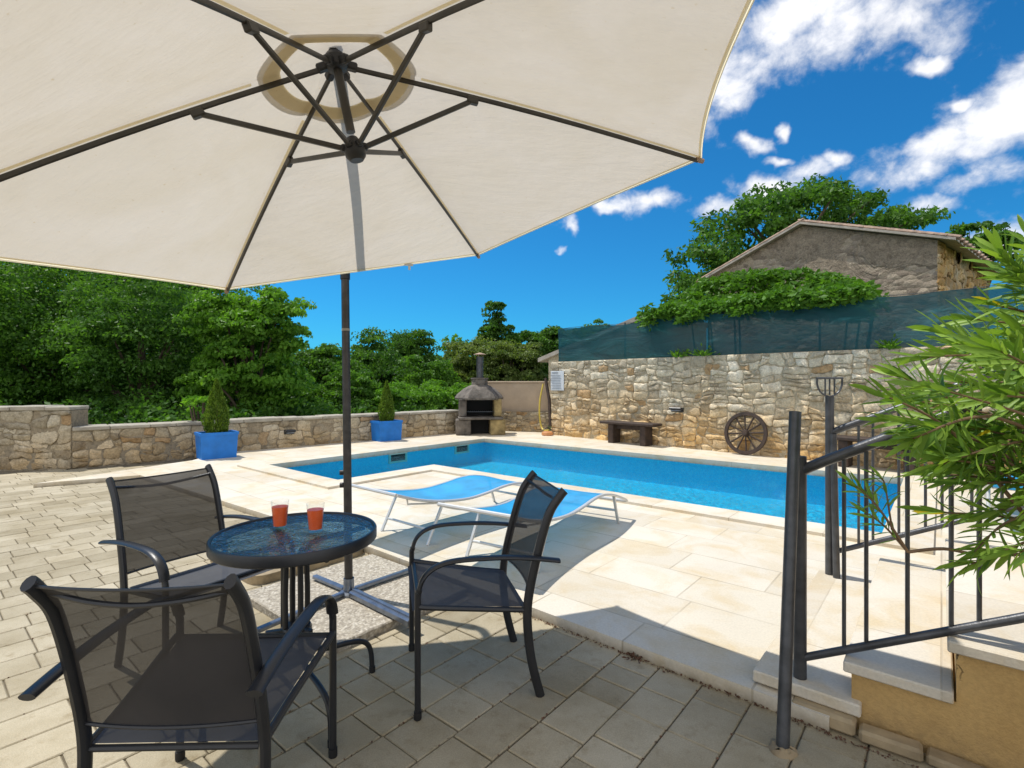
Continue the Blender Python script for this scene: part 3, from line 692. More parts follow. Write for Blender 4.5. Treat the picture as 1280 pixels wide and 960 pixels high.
b.build('vent_cap', M['canvas'], t, True)
b = MB()
for k in range(6): b.grid(lambda u, v, k=k: can_pt(k, rc(v)-0.003+0.042*u, v, 0.0145), 2, 12)
b.build('vent_hem', M['hem'], t, True)
b = MB()
for k in range(6):
    for j in range(14):
        b.grid(lambda u, v, k=k, j=j: can_pt(k, 0.992+0.011*u, (j+v)/14, 0.0155), 1, 1)
        b.grid(lambda u, v, k=k, j=j: can_pt(k, 1.003, (j+v)/14, 0.0155-0.006*u), 1, 1)
b.build('edge_hem', M['hem'], t, True)
def bar(mb, A, B, w, h, up=AX):
    d_ = (B-A); L = d_.length; x = d_.normalized(); y = up.cross(x).normalized(); z = x.cross(y)
    m = Matrix((x, y, z)).transposed(); mb.box((A+B)/2, (L, w, h), mat=m, bev=min(w, h)*0.2)
for k in range(6):
    r_ = MB(); A = UC+(EN[k]-UC)*0.035; B = UC+(EN[k]-UC)*0.985
    A2 = A-AX*0.006; 
    pts = [A2.lerp(B-AX*0.004, q/8)+AX*(0.0*q)+AX*0.0175*math.sin(math.pi*min(1, q/8)) for q in range(9)]
    r_.tube(pts, 0.0070, 8, ry=0.0105, up=AX)
    ro = r_.build('rib', M['umb_metal'], t, True)
    seam = MB()
    for j in range(16):
        r0, r1 = 0.2+0.8*j/16, 0.2+0.8*(j+1)/16
        sd = (EN[(k+1) % 6]-EN[k-1]).normalized()*0.008
        A_c = can_pt(k, r0, 0, 0.0150); B_c = can_pt(k, r1, 0, 0.0150)
        seam.add([A_c-sd, A_c+sd, B_c+sd, B_c-sd], [(0, 1, 2, 3)])
    seam.build('rib_pocket', M['hem'], ro, True)
    att = UC+(EN[k]-UC)*0.324-AX*0.006
    s_ = MB(); bar(s_, UR+(att-UR).normalized()*0.035, att, 0.014, 0.018)
    dirk = (EN[k]-UC).normalized(); s_.box(att, (0.045, 0.024, 0.028), mat=Matrix((dirk, AX.cross(dirk).normalized(), dirk.cross(AX.cross(dirk)).normalized())).transposed(), bev=0.004)
    s_.build('strut', M['umb_metal'], ro, True, smooth=False)
    e_ = MB(); e_.tube([EN[k]-(EN[k]-UC).normalized()*0.03, EN[k]+(EN[k]-UC).normalized()*0.008], 0.011, 8); e_.build('rib_tip', M['clay'], ro, True)
ZQ = AX.to_track_quat('Z', 'Y').to_matrix()
def lat(prof, c, n=20):
    mb = MB().lathe(prof, n=n); mb.v = [tuple(ZQ @ Vector(v)+c) for v in mb.v]; return mb
hb = lat([(0.0, -0.03), (0.03, -0.03), (0.042, -0.022), (0.045, 0.012), (0.03, 0.03), (0.0, 0.03)], UC)
for k in range(6):
    dk = (EN[k]-UC).normalized(); bar(hb, UC+dk*0.03, UC+dk*0.075, 0.028, 0.03)
hb.build('hub', M['plastic_black'], t, True)
rn = lat([(0.0, -0.035), (0.024, -0.035), (0.036, -0.02), (0.040, 0.0), (0.034, 0.022), (0.018, 0.05), (0.0, 0.05)], UR)
for k in range(6):
    dk = ((UC+(EN[k]-UC)*0.324)-UR).normalized(); bar(rn, UR+dk*0.02, UR+dk*0.05, 0.026, 0.026)
rn.build('runner', M['plastic_black'], t, True)
MB().tube([UC-AX*0.02, UC-AX*0.255], 0.0165, 14).build('centre_post', M['umb_metal'], t, True)
PT = Vector((-1.052, 3.22, 2.22))
MB().tube([ub+Vector((0, 0, 0.02)), PT-Vector((0, 0, 0))], 0.0245, 18).build('pole', M['umb_pole'], t, True)
pd = (PT-ub)
cl = MB(); 
for q in (0.905, 0.955): cl.tube([ub+pd*(q-0.02), ub+pd*(q+0.02)], 0.030, 18)
cl.build('collar', M['plastic_black'], t, True)
cl = MB(); cl.tube([ub+pd*0.735, ub+pd*0.742], 0.0253, 18); cl.build('ring_band', M['concrete'], t, True)
for q in (0.30, 0.335):
    kq = ub+pd*q; MB().tube([kq+Vector((-0.02, 0, 0)), kq+Vector((-0.045, -0.004, 0))], 0.016, 12).build('knob', M['plastic_black'], t, True)
HT = UC+AX*0.12
MB().tube(smooth([PT-pd.normalized()*0.02, PT+Vector((0.012, -0.02, 0.05)), PT+Vector((0.05, -0.15, 0.10)), HT.lerp(PT, 0.5)+Vector((0, 0, 0.10)), HT], 8), 0.024, 12, ry=0.018).build('arm', M['umb_metal'], t, True)
MB().tube([HT+AX*0.03, UC], 0.018, 12).build('hanger', M['umb_metal'], t, True)
hub = MB().lathe([(0.0, 0.025), (0.045, 0.025), (0.055, 0.015), (0.055, 0.003), (0.0, 0.003)], n=20); hub.lathe([(0.031, 0.02), (0.031, 0.10), (0.0275, 0.10)], n=20)
hub.build('base_socket', M['galv'], t)
for end in ((560, 797, 0.0), (512, 711, 0.0), (393, 719, 0.0), (322, 786, 0.0)):
    Y = F*(H-0.075)/(end[1]-HY); p = Vector(((end[0]-640)/F*Y, Y, 0.0)); v = Vector((p.x-ub.x, p.y-ub.y, 0))
    big = end[0] == 560
    L = min(v.length, 0.62); v.normalize()
    o_ = MB(); w = 0.062 if big else 0.030
    bar(o_, Vector((v.x*0.045, v.y*0.045, 0.022)), Vector((v.x*L, v.y*L, 0.022)), w if big else 0.034, 0.04 if big else 0.024, Vector((0, 0, 1)))
    if big: bar(o_, Vector((v.x*0.05, v.y*0.05, 0.046)), Vector((v.x*L, v.y*L, 0.046)), 0.02, 0.012, Vector((0, 0, 1)))
    o_.build('base_arm', M['galv'], t, smooth=False)
    if big: bar_ = MB(); bar(bar_, Vector((v.x*L, v.y*L, 0.022)), Vector((v.x*(L+0.008), v.y*(L+0.008), 0.022)), 0.064, 0.042, Vector((0, 0, 1))); bar_.build('end_cap', M['plastic_black'], t, smooth=False)
tp = can_pt(0, 1.0, 0.70, 0.020)
MB().box(tp+Vector((0, 0.0, -0.01)), (0.055, 0.004, 0.016), 0.3).box(tp+Vector((0.004, 0, -0.028)), (0.014, 0.004, 0.03), 0.3).build('tie_strap', M['white'], t, True, smooth=False)

# ------------------------------------------------------------------ sun loungers
def make_lounger():
    t = thing('sun_lounger', 'x', 'sun lounger', (0, 0, 0), 0, 'blue sling loungers on the deck')
    W = 0.30
    pr = smooth([(0.0, 0, 0.440), (0.20, 0, 0.372), (0.45, 0, 0.318), (0.75, 0, 0.288), (1.0, 0, 0.300), (1.22, 0, 0.322), (1.42, 0, 0.318), (1.65, 0, 0.270), (1.88, 0, 0.195), (1.93, 0, 0.170)], 6)
    for sy in (-1, 1):
        MB().tube([(p.x, sy*W, p.z) for p in pr], 0.017, 8, ry=0.012).build('side_rail', M['alu'], t)
    for p in (pr[0], pr[-1]): MB().tube([(p.x, -W, p.z), (p.x, W, p.z)], 0.014, 8).build('end_bar', M['alu'], t)
    def fn(u, v):
        x = u*1.82+0.01; i = min(range(len(pr)-1), key=lambda q: abs(pr[q].x-x)); p = pr[i]; p2 = pr[i+1]
        z = p.z+(p2.z-p.z)*max(0, min(1, (x-p.x)/(p2.x-p.x+1e-6)))
        return (x, (2*v-1)*(W-0.012), z+0.006-0.022*(1-(2*v-1)**2)*math.sin(math.pi*u))
    MB().grid(fn, 44, 10).build('sling', M['lounger_blue'], t)
    for sy in (-1, 1):
        MB().tube([(0.47, sy*(W-0.005), 0.315), (0.30, sy*(W-0.005), 0.0)], 0.015, 8, ry=0.011).build('leg', M['alu'], t)
        MB().tube([(1.64, sy*(W-0.005), 0.262), (1.74, sy*(W-0.005), 0.0)], 0.015, 8, ry=0.011).build('leg', M['alu'], t)
    MB().tube([(0.36, -W, 0.10), (0.36, W, 0.10)], 0.011, 8).build('crossbar', M['alu'], t)
    MB().tube([(1.69, -W, 0.13), (1.69, W, 0.13)], 0.011, 8).build('crossbar', M['alu'], t)
    MB().tube([(0.10, -W, 0.395), (0.12, -W+0.02, 0.35), (0.47, -W, 0.30)], 0.008, 6).build('brace', M['alu'], t)
    return t
# local x runs along the lounger, local y to its far-left side
L0 = make_lounger()
def place_lounger(o, farleft, ang, lab):
    d_ = Vector((math.cos(ang), math.sin(ang), 0)); nrm = Vector((-d_.y, d_.x, 0))
    p = Vector((farleft[0], farleft[1], DK))-nrm*0.30
    o.location = p; o.rotation_euler = (0, 0, ang); o['label'] = lab
place_lounger(L0, (-1.31, 4.15), R(50), 'blue sun lounger nearer the pool, its head beside the umbrella pole')
place_lounger(copy_tree(L0), (-0.50, 3.49), R(56.5), 'blue sun lounger partly hidden behind the right hand armchair')
place_lounger(copy_tree(L0), (4.05, 4.35), R(48), 'blue sun lounger mostly hidden behind the oleander and railings')

# ------------------------------------------------------------------ staircase and railings
SA = R(-40)
t = thing('stone_staircase', 'short staircase with limestone treads and tan rendered side', 'staircase', (P1.x, P1.y, 0), SA)
xs_ = [-0.16, 0.169, 0.473, 0.777, 1.081, 1.385, 1.689]; zs_ = [0.112, 0.257, 0.434, 0.611, 0.788, 0.965]
sw = MB()
for i in range(1, 6):
    x0 = xs_[i]+0.012; x1 = xs_[i+1]+0.012 if i < 5 else 4.0
    sw.box(((x0+x1)/2, 0.70, (zs_[i]-0.04)/2-0.02), (x1-x0-0.0, 1.46, zs_[i]-0.04+0.04))
sw.build('side_wall', M['tan'], t, smooth=False)
MB().box(((xs_[0]+xs_[1])/2+0.02, 0.69, 0.088), (xs_[1]-xs_[0]+0.05, 1.52, 0.048), bev=0.006).build('tread', M['tread'], t, smooth=False)
for i in range(1, 6):
    x0 = xs_[i]-0.012; x1 = xs_[i+1]+0.005 if i < 5 else 4.0
    MB().box(((x0+x1)/2, 0.70, zs_[i]-0.02), (x1-x0, 1.52, 0.04), bev=0.005).build('tread', M['tread'], t, smooth=False)
kb = MB(); kx = -0.02
while kx < 1.5:
    w = rng.uniform(0.12, 0.3); kb.box((kx+w/2, -0.075+rng.gauss(0, 0.008), 0.022+0.03*max(0, 0.35-kx)), (w-0.01, 0.07, 0.035+0.06*max(0, 0.4-kx)), rng.gauss(0, 0.05), bev=0.012); kx += w
tag(kb.build('kerb_stones', M['kerb'], smooth=False), 'rough crumbling kerb stones along the foot of the stairs', 'kerb')
ko = bpy.data.objects['kerb_stones']; ko.location = (P1.x, P1.y, 0); ko.rotation_euler = (0, 0, SA)
BT = [0.153, 0.225, 0.350, 0.472, 0.545, 0.67, 0.79, 0.91, 1.03, 1.15]
def make_rail(near):
    p = P1 if near else P2
    t = thing('stair_railing', 'near steel stair railing with paired front posts beside the camera' if near else 'far steel stair railing whose post carries a fork shaped finial', 'railing', (p.x, p.y, 0), SA, 'railings of the staircase')
    z1, z2, sl = (0.955, 0.19, 0.55) if near else (1.00, 0.245, 0.50)
    L = 1.45
    MB().tube(smooth([(0.0, 0, z1), (0.07, 0, z1+sl*0.08), (0.4, 0, z1+sl*0.4), (L, 0, z1+sl*L)], 4), 0.021, 12).build('handrail', M['rail'], t)
    MB().tube([(0, 0, z2), (L, 0, z2+sl*L)], 0.0155, 12).build('bottom_rail', M['rail'], t)
    for x in BT:
        MB().tube([(x, 0, z2+sl*x), (x, 0, z1+sl*x)], 0.0075, 8).build('baluster', M['rail'], t)
    MB().tube([(L, 0, 0.8), (L, 0, z1+sl*L+0.02)], 0.03, 14).build('post', M['rail'], t)
    if near:
        MB().tube([(0, 0, 0.05), (0, 0, 1.02)], 0.025, 16).build('post', M['rail'], t)
        inv = t.matrix_basis.inverted()
        MB().tube([inv @ Vector((0.972, 1.84, -0.01)), inv @ Vector((1.137, 2.055, 1.205))], 0.0225, 16).build('leaning_post', M['rail'], t)
    else:
        MB().tube([(0, 0, 0.05), (0, 0, 1.235)], 0.025, 16).build('post', M['rail'], t)
        MB().tube([(0.045, -0.045, 0.05), (0.02, -0.01, 1.0)], 0.02, 12).build('brace_post', M['rail'], t)
        f_ = MB(); ca, sa_ = math.cos(-SA), math.sin(-SA)
        def fp(x, z): return (x*ca, x*sa_, z)
        f_.tube(smooth([fp(-0.078, 1.352), fp(-0.078, 1.31), fp(-0.055, 1.262), (0, 0, 1.235), fp(0.055, 1.262), fp(0.078, 1.31), fp(0.078, 1.352)], 5), 0.006, 8)
        f_.tube([fp(-0.085, 1.352), fp(0.085, 1.352)], 0.006, 8)
        for x in (-0.028, 0.0, 0.03): f_.tube([fp(x, 1.245), fp(x, 1.352)], 0.005, 8)
        f_.build('fork_finial', M['rail'], t)
    return t
make_rail(True); make_rail(False)
b = MB(); b.lathe([(0.0, 0.018), (0.024, 0.018), (0.034, 0.013), (0.044, 0.006), (0.052, -0.004)], (0.972, 1.84, 0.0), 18)
b.v = [(x+rng.gauss(0, .004), y+rng.gauss(0, .004), z+(rng.gauss(0, .003) if z > 0 else 0)) for x, y, z in b.v]
tag(b.build('mortar_blob', M['kerb']), 'small lump of cement round the foot of the leaning post', 'cement')

# ------------------------------------------------------------------ things along the tall wall
def bench(name, lab, t0, L, legs, group=None):
    p = tw(t0+L/2, 0.26, DK); t = thing(name, lab, 'bench', p, TA, group)
    MB().box((0, 0, 0.43), (L, 0.36, 0.055), bev=0.012).build('seat', M['dark_wood'], t, smooth=False)
    MB().box((0, 0, 0.35), (L*0.66, 0.05, 0.10), bev=0.006).build('stretcher', M['dark_wood'], t, smooth=False)
    for sx in legs:
        MB().box((sx*L, 0, 0.20), (0.13, 0.28, 0.405), bev=0.01).build('leg', M['dark_wood'], t, smooth=False)
    return t
bench('wooden_bench', 'dark wooden bench against the tall wall left of the wheel', 1.78, 1.30, (-0.30, 0.30))
bench('wooden_bench', 'long dark wooden bench against the wall, seen through the railings', 6.15, 1.9, (-0.42, 0.0, 0.42))
wc = tw(4.75, 0.14, DK+0.375); t = thing('cart_wheel', 'old dark wooden cart wheel leaning against the tall stone wall', 'wheel', (wc.x, wc.y, DK), TA)
Mx = Matrix.Rotation(R(-8), 3, 'X')
def wm(mb): mb.v = [tuple(Mx @ Vector((v[0], v[2], v[1]))+Vector((0, 0.0, 0.385))) for v in mb.v]; return mb
wm(MB().lathe([(0.315, -0.025), (0.37, -0.025), (0.378, 0.0), (0.37, 0.025), (0.315, 0.025), (0.312, 0), (0.315, -0.025)], n=48)).build('rim', M['dark_wood'], t)
wm(MB().lathe([(0.0, -0.06), (0.045, -0.06), (0.062, -0.02), (0.062, 0.03), (0.04, 0.06), (0.0, 0.06)], n=20)).build('hub', M['dark_wood'], t)
for k in range(12):
    a = 2*math.pi*k/12+0.1; wm(MB().tube([(math.cos(a)*0.05, math.sin(a)*0.05, 0), (math.cos(a)*0.32, math.sin(a)*0.32, 0)], [0.013, 0.017], 8)).build('spoke', M['dark_wood'], t)
def wall_lamp(lab, p, rz, w):
    t = thing('wall_lamp', lab, 'lamp', p, rz, 'lamps on the garden walls')
    MB().box((0, -0.02, 0), (w, 0.035, 0.09), bev=0.01).build('back_box', M['plastic_black'], t, smooth=False)
    MB().box((0, -0.075, 0.02), (w*0.95, 0.10, 0.05), bev=0.015).build('shade', M['frame'], t, smooth=False)
    MB().box((0, -0.07, -0.014), (w*0.7, 0.07, 0.016), bev=0.004).build('diffuser', M['ink'], t, smooth=False)
wall_lamp('flat dark lamp on the tall stone wall between bench and wheel', tw(3.40, 0.05, 0.80), TA, 0.27)
wd = (W2-W1).normalized(); r = (360-640)/F; s_ = (r*W1.y-W1.x)/(wd.x-r*wd.y); pp = W1+wd*s_
wall_lamp('small dark lamp on the low wall between the blue planters', (pp.x+0.03, pp.y-0.03, 0.36), math.atan2(wd.y, wd.x), 0.20)
p = tw(0.24, 0.055, 1.38); t = thing('notice_board', 'small white notice board on the corner of the tall wall', 'sign', p, TA)
MB().box((0, -0.01, 0), (0.42, 0.02, 0.47), bev=0.004).build('board', M['white'], t, smooth=False)
b = MB(); b.box((-0.07, -0.0225, 0.19), (0.20, 0.003, 0.03))
for q in range(9): b.box((-0.03+rng.uniform(-.02, .02), -0.0225, 0.13-q*0.04), (rng.uniform(0.24, 0.34), 0.003, 0.012))
b.build('printed_lines', M['ink'], t, smooth=False)
# yellow hose, brown pole, orange reel at the wall's corner
hp = at(677, 535, 13.0)
t_ = MB().tube(smooth([at(679, 480, 13.05), at(675, 500, 12.9), at(674.5, 520, 12.8), at(677, 534, 12.75), at(681, 538, 12.6), at(686, 538, 12.5)], 6), 0.022, 8)
tag(t_.build('garden_hose', M['hose']), 'yellow hose hanging at the left corner of the tall wall', 'hose')
t_ = MB().tube([at(688, 533, 12.55), at(686.5, 500, 12.7), at(682, 473, 12.9)], 0.04, 8); tag(t_.build('wooden_stake', M['dark_wood']), 'dark wooden stake leaning at the left corner of the tall wall', 'stake')
rp = at(684, 538, 12.4); t = thing('hose_reel', 'orange plastic hose reel on the ground by the wall corner', 'hose reel', (rp.x, rp.y, DK), 0.3)
MB().lathe([(0.0, 0.0), (0.12, 0.0), (0.14, 0.03), (0.13, 0.08), (0.10, 0.10), (0.0, 0.105)], n=20).build('tub', M['orange'], t); MB().tube(smooth([(-0.12, 0, 0.12), (0, 0, 0.19), (0.12, 0, 0.12)], 5), 0.012, 8).build('handle', M['plastic_black'], t)
# netting
t = thing('shade_net_fence', 'dark green shade netting stretched along the top of the tall wall', 'fence', tw(0.0, -0.10, 1.80), TA)
LN = 11.5
def netf(u, v):
    x = 0.12+u*LN
    top = 0.83+0.018*math.sin(x*2.3)+0.012*math.sin(x*5.1+1); bot = 0.02+0.02*math.sin(x*1.7+2)
    y = 0.03*math.sin(x*1.9)*math.sin(math.pi*v)+0.012*math.sin(x*7+v*3)
    return (x, y, bot+(top-bot)*v)
MB().grid(netf, 180, 12).build('netting', M['net'], t)
for k in range(7): MB().tube([(0.14+k*1.9, 0.04, -0.3), (0.14+k*1.9, 0.04, 0.85)], 0.018, 8).build('stake', M['rail'], t)
MB().tube([(0.12+i*0.4, 0.0, 0.84+0.018*math.sin((0.12+i*.4)*2.3)) for i in range(29)], 0.005, 6).build('top_wire', M['frame'], t)

# ------------------------------------------------------------------ planters and conifers
def leafmesh(name, P, N, size, aspect, mat, parent, var, world=False, fold=0.25, seed=0):
    """many leaf faces: P centres, N axis (leaf direction), each a folded 4-corner blade"""
    g_ = np.random.default_rng(seed); n = len(P)
    ax = N/np.linalg.norm(N, axis=1, keepdims=True)
    rv = g_.normal(size=(n, 3)); w = np.cross(ax, rv); w /= np.linalg.norm(w, axis=1, keepdims=True)+1e-9
    up = np.cross(ax, w); sz = size*g_.uniform(0.65, 1.3, (n, 1)); a = ax*sz*0.5; wv = w*sz*0.5*aspect; f_ = up*sz*aspect*fold
    V = np.stack([P-a, P+wv*1.0+f_*0.5+a*0.1, P+a, P-wv*1.0+f_*0.5+a*0.1], 1).reshape(-1, 3)
    if world and parent is not None:
        m = np.array(parent.matrix_basis.inverted()); V = V@m[:3, :3].T+m[:3, 3]
    me = bpy.data.meshes.new(name); me.vertices.add(4*n); me.vertices.foreach_set('co', V.astype(np.float32).ravel())
    me.loops.add(6*n); me.polygons.add(2*n)
    i = np.arange(n)*4; tri = np.stack([i, i+1, i+2, i, i+2, i+3], 1).ravel()
    me.loops.foreach_set('vertex_index', tri.astype(np.int32)); me.polygons.foreach_set('loop_start', (np.arange(2*n)*3).astype(np.int32))
    at_ = me.attributes.new('var', 'FLOAT', 'FACE'); at_.data.foreach_set('value', np.repeat(var, 2).astype(np.float32))
    me.materials.append(mat); me.update(calc_edges=True); me.validate()
    o = bpy.data.objects.new(name, me); COL.objects.link(o)
    if parent is not None: o.parent = parent
    return o
def planter(lab, c, rz, clab, ch, cw, seed):
    t = thing('blue_planter', lab, 'planter', (c[0], c[1], DK), rz, 'blue planters along the low wall')
    b = MB(); L, D, Hh = 0.28, 0.19, 0.44
    def ringp(k, z): return [(-L*k, -D*k, z), (L*k, -D*k, z), (L*k, D*k, z), (-L*k, D*k, z)]
    vs = ringp(0.93, 0)+ringp(1.0, Hh-0.05)+ringp(1.05, Hh-0.05)+ringp(1.05, Hh)+ringp(0.93, Hh)+ringp(0.93, Hh-0.06)
    fs = [(i*4+j, i*4+(j+1) % 4, (i+1)*4+(j+1) % 4, (i+1)*4+j) for i in range(5) for j in range(4)]+[(3, 2, 1, 0)]
    b.add(vs, fs); b.build('box', M['blue_planter'], t, smooth=False)
    MB().box((0, 0, Hh-0.06), (L*1.84, D*1.84, 0.02)).build('soil', M['soil'], t, smooth=False)
    c2 = thing('dwarf_conifer', clab, 'conifer', (c[0], c[1], DK+Hh-0.05), 0, 'clipped conifers in the planters')
    MB().tube([(0, 0, 0), (0.01, 0, ch*0.5)], [0.02, 0.008], 8).build('trunk', M['bark'], c2)
    g_ = np.random.default_rng(seed); n = 5200
    z = g_.uniform(0, 1, n)**1.15; th = g_.uniform(0, 2*np.pi, n)
    prof = np.where(z < 0.18, 0.72+z*1.5, 1.0-((z-0.18)/0.82)**1.5*0.98)
    rr_ = cw*prof*(0.62+0.42*np.sqrt(g_.uniform(0, 1, n)))*(1+0.10*np.sin(th*5+z*11)+0.07*np.sin(th*9-z*23))
    P = np.stack([rr_*np.cos(th), rr_*np.sin(th), 0.02+z*ch], 1)
    N = np.stack([np.cos(th)*0.5, np.sin(th)*0.5, np.ones(n)], 1)+g_.normal(size=(n, 3))*0.35
    leafmesh('foliage', P, N, 0.055, 0.35, M['leaf_cypress'], c2, np.clip(g_.normal(0.5, 0.25, n), 0, 1), seed=seed)
planter('larger looking blue planter nearest the camera at the low wall', (-5.03, 8.72), R(43.6), 'clipped cone conifer in the planter nearer the camera', 0.92, 0.185, 1)
planter('blue planter further back along the low wall, before the barbecue', (-2.78, 11.35), R(43.6), 'clipped cone conifer in the planter further back', 0.90, 0.165, 2)

# ------------------------------------------------------------------ barbecue
bp = Vector((-0.80, 12.75, DK)); t = thing('garden_barbecue', 'domed concrete garden barbecue with dark chimney at wall corner', 'barbecue', bp, R(8))
def hexring(w, d, z, ch=0.55): return [(-w, d*0.3, z), (-w*ch, -d, z), (w*ch, -d, z), (w, d*0.3, z), (w, d, z), (-w, d, z)]
def loft(mb, rings):
    n = len(rings[0]); vs = [v for r2 in rings for v in r2]
    fs = [(i*n+j, i*n+(j+1) % n, (i+1)*n+(j+1) % n, (i+1)*n+j) for i in range(len(rings)-1) for j in range(n)]+[tuple(range(n-1, -1, -1)), tuple((len(rings)-1)*n+j for j in range(n))]
    return mb.add(vs, fs)
b = MB(); b.box((-0.42, 0.0, 0.19), (0.36, 0.62, 0.38), bev=0.02); b.box((0.0, 0.24, 0.19), (0.5, 0.14, 0.38)); b.build('base', M['bbq'], t, smooth=False)
MB().box((0.42, 0.0, 0.19), (0.37, 0.62, 0.38), bev=0.02).build('base_side', M['bbq_y'], t, smooth=False)
MB().box((0, -0.02, 0.41), (1.08, 0.72, 0.06), bev=0.015).build('hearth_slab', M['bbq'], t, smooth=False)
b = MB(); b.box((-0.43, 0.03, 0.66), (0.18, 0.5, 0.44), bev=0.02); b.box((0.0, 0.30, 0.66), (0.86, 0.08, 0.44)); b.build('firebox', M['bbq'], t, smooth=False)
MB().box((0.43, 0.03, 0.66), (0.18, 0.5, 0.44), bev=0.02).build('firebox_side', M['bbq_y'], t, smooth=False)
MB().box((0, 0.24, 0.64), (0.68, 0.02, 0.38)).build('dark_back', M['pit'], t, smooth=False)  # near-black panel in front of the firebox's rear wall
MB().box((0, 0.14, 0.19), (0.46, 0.02, 0.36)).build('wood_store', M['pit'], t, smooth=False)
b = MB(); b.box((0, -0.10, 0.56), (0.66, 0.015, 0.015))
for k in range(14): b.tube([(-0.32+k*0.05, -0.10, 0.565), (-0.32+k*0.05, 0.22, 0.565)], 0.005, 6)
b.build('grill', M['rail'], t)
b = MB(); loft(b, [hexring(0.60, 0.46, 0.86), hexring(0.61, 0.47, 0.90), hexring(0.56, 0.43, 0.98), hexring(0.40, 0.30, 1.12), hexring(0.26, 0.20, 1.20), hexring(0.20, 0.15, 1.22), hexring(0.20, 0.15, 1.36), hexring(0.22, 0.17, 1.37), hexring(0.22, 0.17, 1.40)])
b.build('hood', M['bbq'], t, ang=25)
MB().lathe([(0.085, 1.40), (0.085, 1.92), (0.075, 1.92), (0.075, 1.40)], n=20).build('chimney', M['rail'], t)
b = MB().lathe([(0.0, 2.03), (0.15, 1.985), (0.155, 1.975), (0.0, 1.985)], n=16)
for a in (0, 2.1, 4.2): b.tube([(0.075*math.cos(a), 0.075*math.sin(a), 1.90), (0.08*math.cos(a), 0.08*math.sin(a), 1.99)], 0.008, 6)
b.build('chimney_cap', M['clay'], t)

# ------------------------------------------------------------------ old house and shed behind the wall
HC = Vector((8.31, 10.0, 0)); HL = Vector((5.26, 13.73, 0)); HB = Vector((12.4, 13.26, 0))
ex = (HC-HL); HW = ex.length; ang = math.atan2(ex.y, ex.x); HD = 5.3
t = thing('old_house', 'old gabled stone house with weathered grey render behind the wall', 'house', (HL.x, HL.y, 1.1), ang)
zE, zP = 4.12-1.1, 4.98-1.1
b = MB(); b.add([(0, 0, 0), (HW, 0, 0), (HW, 0, zE), (HW*0.49, 0, zP), (0, 0, zE)], [(0, 1, 2, 3, 4)])
b.add([(0, HD, 0), (HW, HD, 0), (HW, HD, zE), (HW*0.49, HD, zP), (0, HD, zE)], [(4, 3, 2, 1, 0)]); b.add([(0, 0, 0), (0, HD, 0), (0, HD, zE), (0, 0, zE)], [(3, 2, 1, 0)][::-1])
b.build('gable_wall', M['house'], t, smooth=False)
sw = MB(); sw.add([(HW, 0, 0), (HW, HD, 0), (HW, HD, zE), (HW, 0, zE)], [(0, 1, 2, 3)]); stone_face(sw, HD, zE, 0.34, 0.17, 77, lambda s, z, dd: (HW+dd, s, z))
sw.build('side_wall', M['stone_house'], t)
for sgn, x0, x1 in ((-1, HW*0.49, -0.22), (1, HW*0.49, HW+0.30)):
    zz = zE-(zP-zE)/(HW*0.5)*(0.25)
    a_ = Vector((x0, 0, zP+0.02)); c_ = Vector((x1, 0, zz)); up_ = Vector((0, 0, 1))
    def slab(y0, y1, th, lift, mb):
        vs = [(a_.x, y0, a_.z+lift), (c_.x, y0, c_.z+lift), (c_.x, y1, c_.z+lift), (a_.x, y1, a_.z+lift)]
        vs += [(x, y, z+th) for x, y, z in vs]
        mb.add(vs, [(3, 2, 1, 0), (4, 5, 6, 7), (0, 1, 5, 4), (1, 2, 6, 5), (2, 3, 7, 6), (3, 0, 4, 7)])
    b = MB(); slab(-0.14, HD+0.2, 0.05, 0.0, b); ro = b.build('roof', M['pale_wood'], t, smooth=False)
    b = MB(); n_ = 14
    for k in range(n_):      # verge and field tiles, slightly uneven
        for col in range(18):
            yy = -0.17+col*0.32; q = (k+0.5)/n_; c = a_.lerp(c_, q); dd_ = (c_-a_).normalized()
            if col > 1 and k < n_-1 and sgn < 0: continue
            p0 = c-dd_*0.14*1.2; p1 = c+dd_*0.14*1.2
            b.tube([(p0.x, yy+0.1+rng.gauss(0, .006), p0.z+0.075), (p1.x, yy+0.1+rng.gauss(0, .006), p1.z+0.065)], [0.06, 0.075], 8, ry=0.045)
    b.build('tiles', M['clay'], ro)
b = MB(); b.box((HW+0.015+0.05, HD*0.80, 2.35), (0.03, 0.22, 0.16)); b.build('wall_vent', M['pit'], t, smooth=False)
# shed: pale verge seen above wall and through the net
s0 = Vector((0.66, 13.1, 1.86)); s1 = at(807, 396, 11.2)
t = thing('lean_to_shed', 'low lean-to roof with pale verge board, half hidden by netting', 'shed', (s0.x, s0.y, 0), 0)
vdir = (s1-s0); back = Vector((-TD.y, TD.x, 0))*3.0
b = MB(); A0, A1 = s0, s1
vs = [A0, A1, A1+back, A0+back]; vs = [Vector(v) for v in vs]; vs += [v+Vector((0, 0, 0.10)) for v in vs]
b.add(vs, [(3, 2, 1, 0), (4, 5, 6, 7), (0, 1, 5, 4), (1, 2, 6, 5), (2, 3, 7, 6), (3, 0, 4, 7)]); b.build('roof', M['pale_wood'], t, True, smooth=False)
b = MB(); q = back.normalized()*0.12; h0 = vdir.normalized()*0.25
vs = [Vector((A0.x, A0.y, 0.9))+q+h0, Vector((A1.x, A1.y, 0.9))+q, A1+q-Vector((0, 0, 0.004)), A0+q+h0+Vector((0, 0, 0.04))]; vs += [v+back*0.9 for v in vs]
b.add(vs, [(0, 1, 2, 3), (7, 6, 5, 4), (0, 3, 7, 4), (1, 5, 6, 2)]); b.build('wall', M['stone_tall'], t, True, smooth=False)

